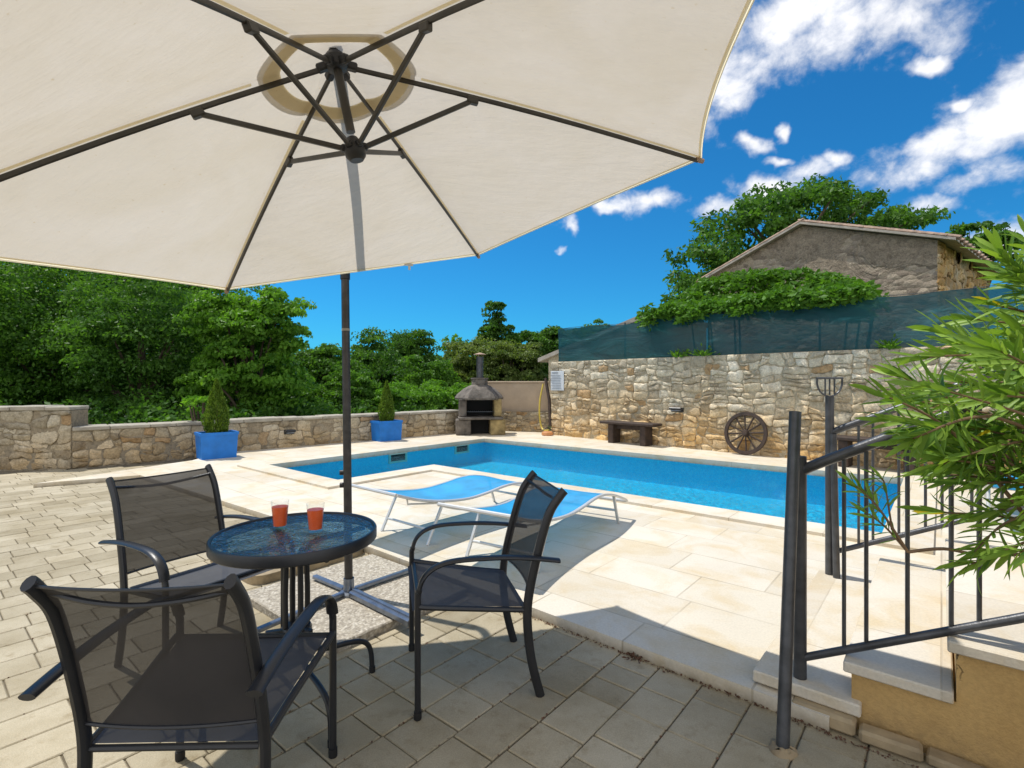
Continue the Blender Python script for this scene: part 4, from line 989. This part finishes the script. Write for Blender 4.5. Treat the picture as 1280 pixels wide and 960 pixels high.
# ------------------------------------------------------------------ trees
def crown(name, mat, parent, rx, ry, rz, cz, nclump, per, leaf, aspect=0.55, seed=0, clr=0.20, shell=0.55, world=False, off=(0, 0)):
    g_ = np.random.default_rng(seed)
    d = g_.normal(size=(nclump, 3)); d /= np.linalg.norm(d, axis=1, keepdims=True)
    rad = (shell+(1-shell)*g_.uniform(0, 1, nclump)**0.7)*(1+0.16*np.sin(d[:, 0]*5+seed)+0.14*np.sin(d[:, 1]*6+seed*2)+0.12*np.sin(d[:, 2]*7+seed))
    C_ = d*rad[:, None]*np.array([rx, ry, rz])
    cr = clr*min(rx, rz)*g_.uniform(0.6, 1.5, nclump)
    tot = nclump*per; ci = np.repeat(np.arange(nclump), per)
    u = g_.normal(size=(tot, 3)); u /= np.linalg.norm(u, axis=1, keepdims=True)
    u[:, 2] = np.where(u[:, 2] < -0.2, -u[:, 2]*0.6, u[:, 2])
    rr_ = g_.uniform(0.35, 1.05, tot)**0.6
    P = C_[ci]+u*(cr[ci]*rr_)[:, None]*np.array([1.15, 1.15, 0.75])
    P[:, 2] += cz; P[:, 0] += off[0]; P[:, 1] += off[1]
    N = np.cross(u, g_.normal(size=(tot, 3)))+g_.normal(size=(tot, 3))*0.25; N[:, 2] -= 0.25
    cv = g_.normal(0, 0.16, nclump)
    var = np.clip(0.45+cv[ci]+g_.normal(0, 0.17, tot), 0, 1)
    return leafmesh(name, P, N, leaf, aspect, mat, parent, var, seed=seed+5), C_, cr
def tree(name, lab, cat, x, y, z0, zc, rx, ry, rz, mat, seed, nclump=80, per=110, leaf=0.16, group=None, **kw):
    t = thing(name, lab, cat, (x, y, z0), 0, group)
    o, C_, cr = crown('crown', mat, t, rx, ry, rz, zc-z0, nclump, per, leaf, seed=seed, **kw)
    h_ = zc-z0; r0 = 0.05*max(rx, 1.2)+0.06; b = MB()
    b.tube(smooth([(0, 0, 0), (0.1*rx*math.sin(seed), 0.08*rx, h_*0.45), (0.05*rx, 0, h_*0.9), (0, 0, h_+rz*0.5)], 5), [r0*(1-0.9*i/15) for i in range(16)], 10)
    for i in range(0, len(C_), max(1, len(C_)//14)):
        c = Vector(C_[i])+Vector((0, 0, h_)); st = Vector((0, 0, h_*0.45+0.35*rz*(i/len(C_))))
        b.tube(smooth([st, st.lerp(c, 0.5)+Vector((0, 0, 0.08*rz)), c], 4), [r0*0.45*(1-0.85*q/8) for q in range(9)], 6)
    b.build('trunk', M['bark'], t)
    return t
# (px, top_y, bottom_y, Y, width_px, material, kind, label, leaf)
WG = 'trees growing beyond the low wall'
wood = [
 (-70, 270, 600, 13.0, 330, 'leaf_dark', 'broad dark tree cut by the left edge, beyond the high wall end', 0.15),
 (60, 315, 540, 14.0, 250, 'leaf_mid', 'broad green tree above the step where the rubble wall drops', 0.15),
 (175, 330, 545, 12.8, 200, 'leaf_dark', 'dark dense tree left of the walnut, over the low wall', 0.14),
 (108, 300, 470, 18.0, 260, 'leaf_mid', 'tall green tree rising behind the dark left woods', 0.17),
 (215, 320, 500, 17.5, 210, 'leaf_dark', 'tall dark tree right under the cream canopy edge', 0.17),
 (312, 352, 530, 12.3, 128, 'leaf_bright', 'bright leafy walnut tree behind the nearer blue planter', 0.17),
 (398, 425, 545, 19.0, 120, 'leaf_mid', 'rounded green tree just left of the umbrella pole', 0.18),
 (462, 420, 540, 20.0, 120, 'leaf_dark', 'dark rounded tree just right of the umbrella pole', 0.18),
 (508, 414, 525, 24.0, 100, 'leaf_dark', 'small pointed dark tree above the further planter', 0.2),
 (536, 452, 540, 19.0, 110, 'leaf_mid', 'low green tree left of the barbecue chimney', 0.17),
 (598, 418, 520, 21.0, 90, 'leaf_olive', 'yellowish olive tree directly behind the barbecue chimney', 0.17),
 (640, 425, 505, 19.5, 80, 'leaf_olive', 'grey olive tree above the beige rendered wall', 0.16),
 (680, 405, 480, 24.0, 90, 'leaf_dark', 'dark tree behind the left end of green netting', 0.2),
 (742, 402, 470, 26.0, 90, 'leaf_mid', 'green treetop showing over the left part of netting', 0.2),
 (430, 470, 560, 15.0, 120, 'leaf_mid', 'low shrubby tree behind the wall at the umbrella pole', 0.15),
 (348, 450, 560, 15.5, 100, 'leaf_dark', 'dark shrubby tree between walnut and umbrella pole', 0.15),
 (505, 480, 555, 15.5, 110, 'leaf_bright', 'fresh green shrubby tree behind the further planter', 0.15),
 (560, 475, 545, 16.5, 90, 'leaf_bright', 'fresh green shrubby tree left of the barbecue hood', 0.15),
]
for i, (px, ty, by, Y, wpx, m_, lab, lf) in enumerate(wood):
    top = H-(ty-HY)/F*Y; bot = H-(by-HY)/F*Y; X = (px-640)/F*Y
    rz_ = (top-bot)/2/1.12; rx_ = wpx/F*Y/2/1.05
    nc = int(170+rx_*60); pr_ = 130; lf *= 0.78
    tree('broadleaf_tree', lab, 'tree', X, Y, terrain_h(X, Y)-0.1, (top+bot)/2, rx_, rx_*0.8, rz_, M[m_], 100+i, nc, pr_, lf*0.86, WG, clr=0.22)
# tall thin poplar behind the barbecue
X = (620-640)/F*23; tree('poplar_tree', 'tall thin dark poplar rising above the trees behind the barbecue', 'tree', X, 23, -1.7, 3.3, 0.85, 0.8, 1.75, M['leaf_dark'], 310, 150, 70, 0.14, WG, clr=0.24, shell=0.15)
# far woodland as one mass behind everything
g_ = np.random.default_rng(9); cl_ = []; lv = []
P = []; vv = []
for k in range(520):
    az = g_.uniform(-1.25, 1.0); Rr = g_.uniform(30, 46); x, y = Rr*math.sin(az), Rr*math.cos(az)
    if az > 0.15: continue
    zt = 3.2+g_.uniform(-1.6, 1.3)-0.2*math.sin(az*9)+(2.2 if az < -0.5 else 0)+(-0.9 if -0.33 < az < -0.12 else 0); c = np.array([x, y, zt-g_.uniform(0, 5.5)])
    q = 130; u = g_.normal(size=(q, 3)); u /= np.linalg.norm(u, axis=1, keepdims=True); u[:, 2] = np.abs(u[:, 2])*0.9-0.15
    P.append(c+u*1.5*g_.uniform(0.5, 1, (q, 1))); vv.append(np.clip(g_.normal(0.4, 0.15, q)+g_.normal(0, 0.14), 0, 1))
P = np.concatenate(P); vv = np.concatenate(vv)
fw_ = leafmesh('far_woodland', P, g_.normal(size=P.shape), 0.42, 0.6, M['leaf_mid'], None, vv, seed=4); fw_['kind'] = 'stuff'
# undergrowth along the outside of the low wall
P = []; vv = []
for k in range(330):
    f_ = g_.uniform(-0.35, 1.1); base = W1.lerp(W2, f_) if f_ > 0 else W1.lerp(W0, -f_*2.4); dd_ = g_.uniform(1.0, 4.0)
    nrm = Vector((-0.69, 0.72, 0)); c = np.array([base.x+nrm.x*dd_, base.y+nrm.y*dd_, g_.uniform(-1.4, 0.15)+dd_*0.14])
    q = 150; u = g_.normal(size=(q, 3)); u /= np.linalg.norm(u, axis=1, keepdims=True); u[:, 2] = np.abs(u[:, 2])
    P.append(c+u*0.6*g_.uniform(0.4, 1, (q, 1))); vv.append(np.clip(g_.normal(0.35, 0.15, q)+g_.normal(0, 0.12), 0, 1))
P = np.concatenate(P); vv = np.concatenate(vv)
ug = leafmesh('undergrowth', P, g_.normal(size=P.shape), 0.12, 0.55, M['leaf_dark'], None, vv, seed=5); ug['kind'] = 'stuff'
# bright sprig beside the planter
pb = Vector((-5.62, 9.35, 0)); t = tree('leafy_shrub', 'light green leafy shrub poking over the wall beside the planter', 'shrub', pb.x, pb.y, -1.6, 0.82, 0.28, 0.25, 0.34, M['leaf_bright'], 41, 16, 40, 0.10, clr=0.35)
# walnut behind the house (several lobes so that sky shows between them)
t = thing('walnut_tree', 'big spreading walnut tree behind the old gabled house', 'tree', (9.6, 17.5, 1.1), 0)
lobes = [(1000, 268, 105, 46), (930, 300, 95, 52), (880, 335, 62, 42), (1085, 270, 70, 30), (1140, 273, 52, 24), (1020, 238, 34, 26), (1050, 250, 60, 26), (965, 262, 60, 34), (868, 368, 40, 34)]
P = []; N_ = []; vv = []; tips = []
g_ = np.random.default_rng(12)
for (px, py, wx, wy) in lobes:
    nC = int(wx*wy/105)
    for k in range(nC):
        a = g_.uniform(0, 2*np.pi); q = math.sqrt(g_.uniform(0.02, 1)); Y = 17.5+g_.uniform(-1.4, 1.4)
        c = at(px+math.cos(a)*wx*0.72*q, py+math.sin(a)*wy*0.72*q, Y); tips.append(c)
        m = 75; u = g_.normal(size=(m, 3)); u /= np.linalg.norm(u, axis=1, keepdims=True)
        P.append(np.array(c)+u*np.array([0.52, 0.5, 0.30])*g_.uniform(0.3, 1, (m, 1))); dn = u*0.6+g_.normal(size=(m, 3))*0.5; dn[:, 2] -= 0.4; N_.append(dn)
        vv.append(np.clip(g_.normal(0.45, 0.18, m)+g_.normal(0, 0.15), 0, 1))
leafmesh('crown', np.concatenate(P), np.concatenate(N_), 0.19, 0.5, M['leaf_dark'], t, np.concatenate(vv), world=True, seed=6)
b = MB(); root = Vector((9.6, 17.5, 1.1)); fk = Vector((9.4, 17.5, 4.2)); b.tube(smooth([root, (9.5, 17.4, 2.6), fk], 5), [0.24-0.008*i for i in range(11)], 12)
for q in range(0, len(tips), 9):
    c = tips[q]; b.tube(smooth([fk, fk.lerp(c, 0.5)+Vector((0, 0, 0.4)), c], 4), [0.12*(1-0.9*i/8) for i in range(9)], 6)
b.build('trunk', M['bark'], t, True)
X = 0.905*19; tree('small_walnut_tree', 'smaller walnut crown right of the old house roof', 'tree', X, 19, 1.2, at(0, 312, 19).z, 1.35, 1.2, 0.85, M['leaf_dark'], 52, 90, 70, 0.18, clr=0.28)
# fig bush between wall and house
fc = Vector((0, 0, 0)); t = thing('fig_bush', 'broad fresh green fig bush spilling over the netting', 'bush', (4.4, 10.7, 1.2), 0)
P = []; N_ = []; vv = []; g_ = np.random.default_rng(15); stems = []
for k in range(620):
    px = g_.uniform(800, 1100); tpy = np.interp(px, [800, 840, 880, 930, 1000, 1060, 1085, 1115], [400, 372, 345, 334, 333, 343, 358, 380])
    f_ = g_.uniform(0, 1)**1.05; py = tpy+8+f_*(412-tpy)
    if px > 1080 and f_ > 0.3: continue
    if f_ >= 0.72 and px <= 1090: py = 413-0.109*(px-700)+g_.uniform(-12, 7)
    r = (px-640)/F; tt = (r*T0.y-T0.x)/(TD.x-r*TD.y); p0 = T0+TD*tt; Y = p0.y+((1.3-1.2*f_)+g_.uniform(-0.2, 0.35) if f_ < 0.72 or px > 1090 else g_.uniform(-0.12, 0.35))
    c = at(px, py, Y); m = 34
    if f_ < 0.5: stems.append(c)
    u = g_.normal(size=(m, 3)); u /= np.linalg.norm(u, axis=1, keepdims=True); u[:, 2] = np.abs(u[:, 2])*0.8-0.1
    P.append(np.array(c)+u*0.21*g_.uniform(0.4, 1, (m, 1))); dn = u+g_.normal(size=(m, 3))*0.35; dn[:, 2] -= 0.45; N_.append(dn); vv.append(np.clip(g_.normal(0.5, 0.18, m), 0, 1))
leafmesh('foliage', np.concatenate(P), np.concatenate(N_), 0.115, 0.5, M['leaf_fig'], t, np.concatenate(vv), world=True, seed=8)
b = MB()
for q in range(0, len(stems), 40):
    c = stems[q]; rt = Vector((c.x*0.92+0.75, c.y+0.7, 1.2)); b.tube(smooth([rt, rt.lerp(c, 0.6)+Vector((0, 0, 0.1)), c], 4), [0.03*(1-0.8*i/8) for i in range(9)], 6)
b.build('stems', M['bark'], t, True)
# weeds on the tall wall
for i, (px, py, s_, lab) in enumerate(((850, 441, 0.17, 'small weed tuft growing on the wall top, leftmost of two'), (880, 440, 0.20, 'small weed tuft growing on wall top above lamp'), (1112, 430, 0.15, 'small weed tuft growing under netting near oleander'))):
    r = (px-640)/F; tt = (r*T0.y-T0.x)/(TD.x-r*TD.y); p = tw(tt, 0.03, 1.84); m = 90; g2 = np.random.default_rng(60+i)
    u = g2.normal(size=(m, 3)); u[:, 2] = np.abs(u[:, 2])*0.8; o = leafmesh('wall_weed', u*s_*0.5, u+np.array([0, 0, 0.3]), 0.085, 0.45, M['leaf_fig'], None, g2.uniform(0.4, 1, m), seed=i)
    o.location = p; tag(o, lab, 'weed', 'weeds on the tall wall')

# ------------------------------------------------------------------ oleander in front at the right
root = Vector((1.95, 1.10, 0)); t = thing('oleander_bush', 'large oleander bush with long narrow leaves before the stairs', 'oleander', root, 0)
g_ = np.random.default_rng(21); lp, ln, lu, lvv = [], [], [], []; st = MB()
def spray(tip, start, n_leaf=30, length=0.34, droop=0.0, base_r=0.006, lsize=1.0):
    mid = start.lerp(tip, 0.55)+Vector((0, 0, 0.07-droop)); path = smooth([start, mid, tip], 7)
    st.tube(path, [base_r*(1-0.65*i/(len(path)-1)) for i in range(len(path))], 6)
    cum = [0]
    for a, b_ in zip(path, path[1:]): cum.append(cum[-1]+(b_-a).length)
    tot = cum[-1]
    for k in range(n_leaf):
        s_ = tot-length*(k/n_leaf)**1.1
        i = max(0, min(len(path)-2, next((j for j in range(len(cum)-1) if cum[j+1] >= s_), len(path)-2)))
        f_ = (s_-cum[i])/(cum[i+1]-cum[i]+1e-9); p = path[i].lerp(path[i+1], f_); d_ = (path[i+1]-path[i]).normalized()
        a = k*2.094+g_.uniform(-0.4, 0.4)+(k//3)*0.5; s1_ = d_.orthogonal().normalized(); s2_ = d_.cross(s1_)
        el = R(18+45*(k/n_leaf)+g_.uniform(-10, 14)); dv = d_*math.cos(el)+(s1_*math.cos(a)+s2_*math.sin(a))*math.sin(el)
        lp.append(p); ln.append(dv); lu.append(d_); lvv.append((min(1.0, max(0, g_.normal(0.5, 0.2))) if g_.random() > 0.008 else 1.0, lsize*g_.uniform(0.75, 1.15)))
outline = [(1098, 492), (1128, 462), (1160, 440), (1178, 408), (1212, 392), (1238, 372), (1272, 345), (1330, 330), (1340, 640), (1300, 690), (1262, 672), (1236, 640), (1205, 610), (1172, 592), (1150, 562), (1128, 540), (1105, 520)]
def inpoly(x, y):
    c = False
    for i in range(len(outline)):
        (ax_, ay_), (bx_, by_) = outline[i], outline[i-1]
        if (ay_ > y) != (by_ > y) and x < (bx_-ax_)*(y-ay_)/(by_-ay_)+ax_: c = not c
    return c
tips = [(1100, 492, 1.42), (1125, 470, 1.5), (1118, 525, 1.45), (1150, 447, 1.4), (1180, 415, 1.45), (1212, 398, 1.5), (1240, 380, 1.4), (1272, 352, 1.35), (1150, 560, 1.4), (1160, 590, 1.5), (1188, 600, 1.45), (1176, 640, 1.5),
        (1240, 640, 1.4), (1215, 705, 1.3), (1275, 690, 1.2), (1140, 500, 1.6), (1290, 300, 1.25), (1252, 318, 1.3)]
while len(tips) < 72:
    x, y = g_.uniform(1100, 1330), g_.uniform(340, 690)
    if inpoly(x, y): tips.append((x, y, g_.uniform(1.2, 1.75)))
for (x, y, Y) in tips:
    tip = at(x, y, Y); hub_ = Vector((1.62+g_.uniform(-.15, .25), 1.22+g_.uniform(-.15, .15), g_.uniform(0.7, 1.2)))
    stt = tip.lerp(hub_, 0.85) if (tip-hub_).length < 0.75 else tip.lerp(hub_, 0.9)
    spray(tip, stt, int(g_.uniform(18, 32)), g_.uniform(0.14, 0.26), 0.0)
# the long bare twig with two leafy ends that crosses the railing
w0 = at(1330, 690, 1.30); wa = at(1232, 694, 1.36); wb = at(1135, 690, 1.42)
st.tube(smooth([w0, wa, at(1180, 686, 1.39), wb], 6), 0.0045, 6)
spray(at(1066, 604, 1.40), wb, 22, 0.14, 0.05, 0.004, 0.62); spray(at(1082, 640, 1.43), wb, 16, 0.12, 0.06, 0.004, 0.62); spray(at(1098, 598, 1.44), at(1115, 662, 1.43), 12, 0.10, 0.02, 0.003, 0.62)
spray(at(1218, 690, 1.30), at(1290, 640, 1.32), 16, 0.14, 0.05, 0.004, 0.8)
for k in range(9):
    a = k*0.7; e_ = Vector((1.62+0.2*math.cos(a), 1.2+0.2*math.sin(a), 0.75+0.06*k)); st.tube(smooth([root+Vector((0.08*math.cos(a), 0.08*math.sin(a), 0)), root.lerp(e_, 0.5)+Vector((0.1*math.cos(a), 0.1*math.sin(a), 0.05)), e_], 6), [0.018-0.0008*i for i in range(13)], 8)
st.build('branches', M['twig'], t, True)
# lance-shaped leaves: six-corner blades with a fold along the midrib
V = []; Fc = []; va = []
for p, d_, axd, (vr, sz) in zip(lp, ln, lu, lvv):
    L = 0.094*sz; w = 0.0064*sz+0.0006; sd = d_.cross(axd); sd = sd.normalized() if sd.length > 1e-4 else d_.orthogonal().normalized(); up_ = sd.cross(d_)
    if up_.z < 0 and g_.random() < 0.8: up_ = -up_
    bend = -0.16*g_.uniform(-0.25, 1)
    o = len(V)
    prof_ = ((0.0, 0.15), (0.2, 0.72), (0.5, 1.0), (0.8, 0.8), (1.0, 0.05))
    for s_, wf in prof_:
        c = p+d_*(L*s_)+up_*(L*bend*s_*s_*2); V += [tuple(c+sd*w*wf+up_*w*0.35*wf), tuple(c), tuple(c-sd*w*wf+up_*w*0.35*wf)]
    for i in range(4):
        Fc += [(o+i*3, o+i*3+3, o+i*3+4, o+i*3+1), (o+i*3+1, o+i*3+4, o+i*3+5, o+i*3+2)]; va += [vr, vr]
ob = MB(); ob.v = V; ob.f = Fc; ob.var = va; ob.build('foliage', M['leaf_ole'], t, True)

# ------------------------------------------------------------------ weeds in the paver joints
for i, (x, y, s_, mm, lab) in enumerate(((at(800, 822, 1).x, 1, 0.05, 'dry', 'clump of dark dried weed on pavers at the deck edge'), (at(915, 852, 1).x, 1, 0.035, 'leaf_olive', 'small dry weed tuft at the deck edge near the posts'))):
    px, py = ((797, 822), (914, 852))[i]; Y = F*H/(py-HY); p = at(px, py, Y); g2 = np.random.default_rng(80+i); m = 130
    u = g2.normal(size=(m, 3))*np.array([1, 0.9, 0.4]); u[:, 2] = np.abs(u[:, 2]); nrm = u+g2.normal(size=(m, 3))*0.5
    o = leafmesh('joint_weed', u*s_*0.45, nrm, 0.024, 0.4, M[mm], None, g2.uniform(0, 1, m), seed=i); o.location = (p.x, p.y, 0.002); tag(o, lab, 'weed', 'weeds in the paving joints')
g2 = np.random.default_rng(91); P = []
for k in range(900):
    q = g2.uniform(0, 1)**0.8; e_ = CC.lerp(Eend, q) if k % 3 else P1+U2*g2.uniform(0.1, 1.6)-U1*0.13; P.append((e_.x-U1.x*abs(g2.normal(0, 0.014)), e_.y-U1.y*abs(g2.normal(0, 0.014)), 0.003+abs(g2.normal(0, 0.003))))
for k in range(1500):
    a_ = g2.integers(0, 22); q = g2.uniform(-3, 3); e_ = Vector((-0.9, 2.2, 0))-U2*((a_-9)*row-row/2)+U1*q; P.append((e_.x, e_.y, -0.001+abs(g2.normal(0, 0.002))))
P = np.array(P); gr = leafmesh('moss', P, g2.normal(size=P.shape)*np.array([1, 1, 0.3]), 0.011, 0.7, M['dry'], None, g2.uniform(0, 1, len(P)), seed=3); gr['kind'] = 'stuff'
# moss and grit in the joints near the deck edge
# ------------------------------------------------------------------ light, sky, camera
SUND = Vector((-0.39, 0.21, 1.0)).normalized()
sun = bpy.data.lights.new('sun', 'SUN'); sun.energy = 3.6; sun.angle = R(0.53); sun.color = (1.0, 0.955, 0.88)
so = bpy.data.objects.new('sun', sun); COL.objects.link(so); so.rotation_euler = SUND.to_track_quat('Z', 'Y').to_euler()
w = bpy.data.worlds.new('World'); S.world = w; w.use_nodes = True; nt = w.node_tree; nt.nodes.clear()
def N(typ, **kw):
    nd = nt.nodes.new(typ); ins = kw.pop('ins', {})
    for k, v in kw.items(): setattr(nd, k, v)
    for k, v in ins.items():
        if isinstance(v, bpy.types.NodeSocket): nt.links.new(v, nd.inputs[k])
        else: nd.inputs[k].default_value = v
    return nd
def MA(op, a, b_=0.0, c_=None, clamp=False):
    ins = {0: a, 1: b_}
    if c_ is not None: ins[2] = c_
    nd = N('ShaderNodeMath', operation=op, ins=ins); nd.use_clamp = clamp; return nd.outputs[0]
sky = N('ShaderNodeTexSky', sky_type='NISHITA'); sky.sun_disc = False; sky.sun_elevation = math.asin(SUND.z); sky.sun_rotation = math.atan2(SUND.x, SUND.y) % (2*math.pi)
sky.air_density = 1.0; sky.dust_density = 0.4; sky.ozone_density = 2.5; sky.altitude = 200
tc = N('ShaderNodeTexCoord'); nv = N('ShaderNodeVectorMath', operation='NORMALIZE', ins={0: tc.outputs['Generated']}); sp = N('ShaderNodeSeparateXYZ', ins={0: nv.outputs[0]})
az = MA('ARCTAN2', sp.outputs[0], sp.outputs[1]); el = MA('ARCSINE', sp.outputs[2])
wz = N('ShaderNodeTexNoise', noise_dimensions='3D', ins={'Vector': nv.outputs[0], 'Scale': 9.0, 'Detail': 4, 'Roughness': 0.6}); ws = N('ShaderNodeSeparateColor', ins={0: wz.outputs[1]})
az = MA('ADD', az, MA('MULTIPLY', MA('SUBTRACT', ws.outputs[0], 0.5), 0.09)); el = MA('ADD', el, MA('MULTIPLY', MA('SUBTRACT', ws.outputs[1], 0.5), 0.08))
blobs = [(955, 75, 85, 45), (1035, 45, 100, 48), (1120, 25, 85, 45), (920, 110, 40, 28), (1000, 20, 110, 40), (1165, 185, 75, 30), (1235, 160, 85, 38), (1290, 115, 60, 35), (1215, 225, 70, 28), (1170, 250, 45, 18), (1150, 205, 60, 25),
         (1015, 215, 42, 18), (955, 240, 45, 15), (1045, 200, 22, 14), (815, 247, 42, 14), (768, 252, 34, 11), (890, 258, 40, 12), (943, 188, 22, 12), (984, 160, 12, 11), (702, 311, 7, 7), (720, 278, 13, 15), (1160, 78, 26, 10), (970, 205, 20, 8), (1250, 300, 50, 20), (1200, 130, 20, 8),
         (1500, 60, 140, 60), (300, 60, 120, 50), (-200, 200, 100, 60)]
tot = None
for (px, py, a_, b_) in blobs:
    az0 = math.atan((px-640)/F); el0 = math.atan((HY-py)/F*math.cos(az0)); k = math.cos(az0)
    sa_ = a_/F*k*k; sb_ = b_/F*k*math.cos(el0)
    dx = MA('MULTIPLY', MA('SUBTRACT', az, az0), 1/sa_); dy = MA('MULTIPLY', MA('SUBTRACT', el, el0), 1/sb_)
    d2 = MA('MULTIPLY_ADD', dx, dx, MA('MULTIPLY', dy, dy)); e_ = MA('EXPONENT', MA('MULTIPLY', d2, -0.8))
    tot = e_ if tot is None else MA('MAXIMUM', tot, e_)
behind = N('ShaderNodeMapRange', ins={0: sp.outputs[1], 1: 0.12, 2: -0.25, 3: 0.0, 4: 1.15}); behind.clamp = True  # unseen cloud cover behind the camera, added as neutral fill light
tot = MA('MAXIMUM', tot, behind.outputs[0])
n3 = N('ShaderNodeTexNoise', ins={'Vector': nv.outputs[0], 'Scale': 26.0, 'Detail': 8, 'Roughness': 0.62, 'Distortion': 0.3})
mp = N('ShaderNodeMapping', ins={'Vector': nv.outputs[0], 'Scale': (1, 1, 1.5)})
n1 = N('ShaderNodeTexNoise', ins={'Vector': mp.outputs[0], 'Scale': 7.0, 'Detail': 9, 'Roughness': 0.58, 'Distortion': 0.0})
n2 = N('ShaderNodeTexNoise', ins={'Vector': mp.outputs[0], 'Scale': 3.2, 'Detail': 5, 'Roughness': 0.55})
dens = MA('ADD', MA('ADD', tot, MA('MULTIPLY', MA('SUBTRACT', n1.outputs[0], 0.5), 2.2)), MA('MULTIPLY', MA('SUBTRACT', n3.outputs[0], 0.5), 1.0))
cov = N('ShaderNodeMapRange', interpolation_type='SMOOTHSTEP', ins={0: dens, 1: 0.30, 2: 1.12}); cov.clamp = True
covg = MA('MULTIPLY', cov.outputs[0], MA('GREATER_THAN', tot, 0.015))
shade = N('ShaderNodeMapRange', ins={0: MA('ADD', dens, MA('MULTIPLY', n2.outputs[0], 0.8)), 1: 0.5, 2: 1.9, 3: 0.66, 4: 1.0})
tint = N('ShaderNodeMix', data_type='RGBA', blend_type='MULTIPLY', ins={0: 1.0, 6: sky.outputs[0], 7: (0.10, 0.58, 0.88, 1)})
cl = N('ShaderNodeMix', data_type='RGBA', blend_type='MULTIPLY', ins={0: 1.0, 6: (8.3, 8.3, 8.5, 1)}); nt.links.new(shade.outputs[0], cl.inputs[7])
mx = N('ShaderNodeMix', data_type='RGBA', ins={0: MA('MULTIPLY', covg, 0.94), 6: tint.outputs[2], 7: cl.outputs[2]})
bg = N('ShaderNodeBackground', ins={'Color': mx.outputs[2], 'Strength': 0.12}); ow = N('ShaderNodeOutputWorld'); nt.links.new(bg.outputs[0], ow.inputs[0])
cam = bpy.data.cameras.new('camera'); cam.lens = 18.0; cam.sensor_width = 36.0; cam.clip_end = 2000; cam.clip_start = 0.02
cam.shift_y = -(480-HY)/1280*-1*-1
co = bpy.data.objects.new('camera', cam); COL.objects.link(co); co.location = (0, 0, H); co.rotation_euler = (R(90), 0, 0); S.camera = co
S.view_settings.view_transform = 'Standard'; S.view_settings.look = 'None'; S.view_settings.exposure = 0.32; S.view_settings.gamma = 1.0; S.view_settings.use_curve_mapping = False
S.cycles.max_bounces = 8; S.cycles.transparent_max_bounces = 16; S.cycles.caustics_reflective = False; S.cycles.caustics_refractive = False
S.cycles.use_denoising = True
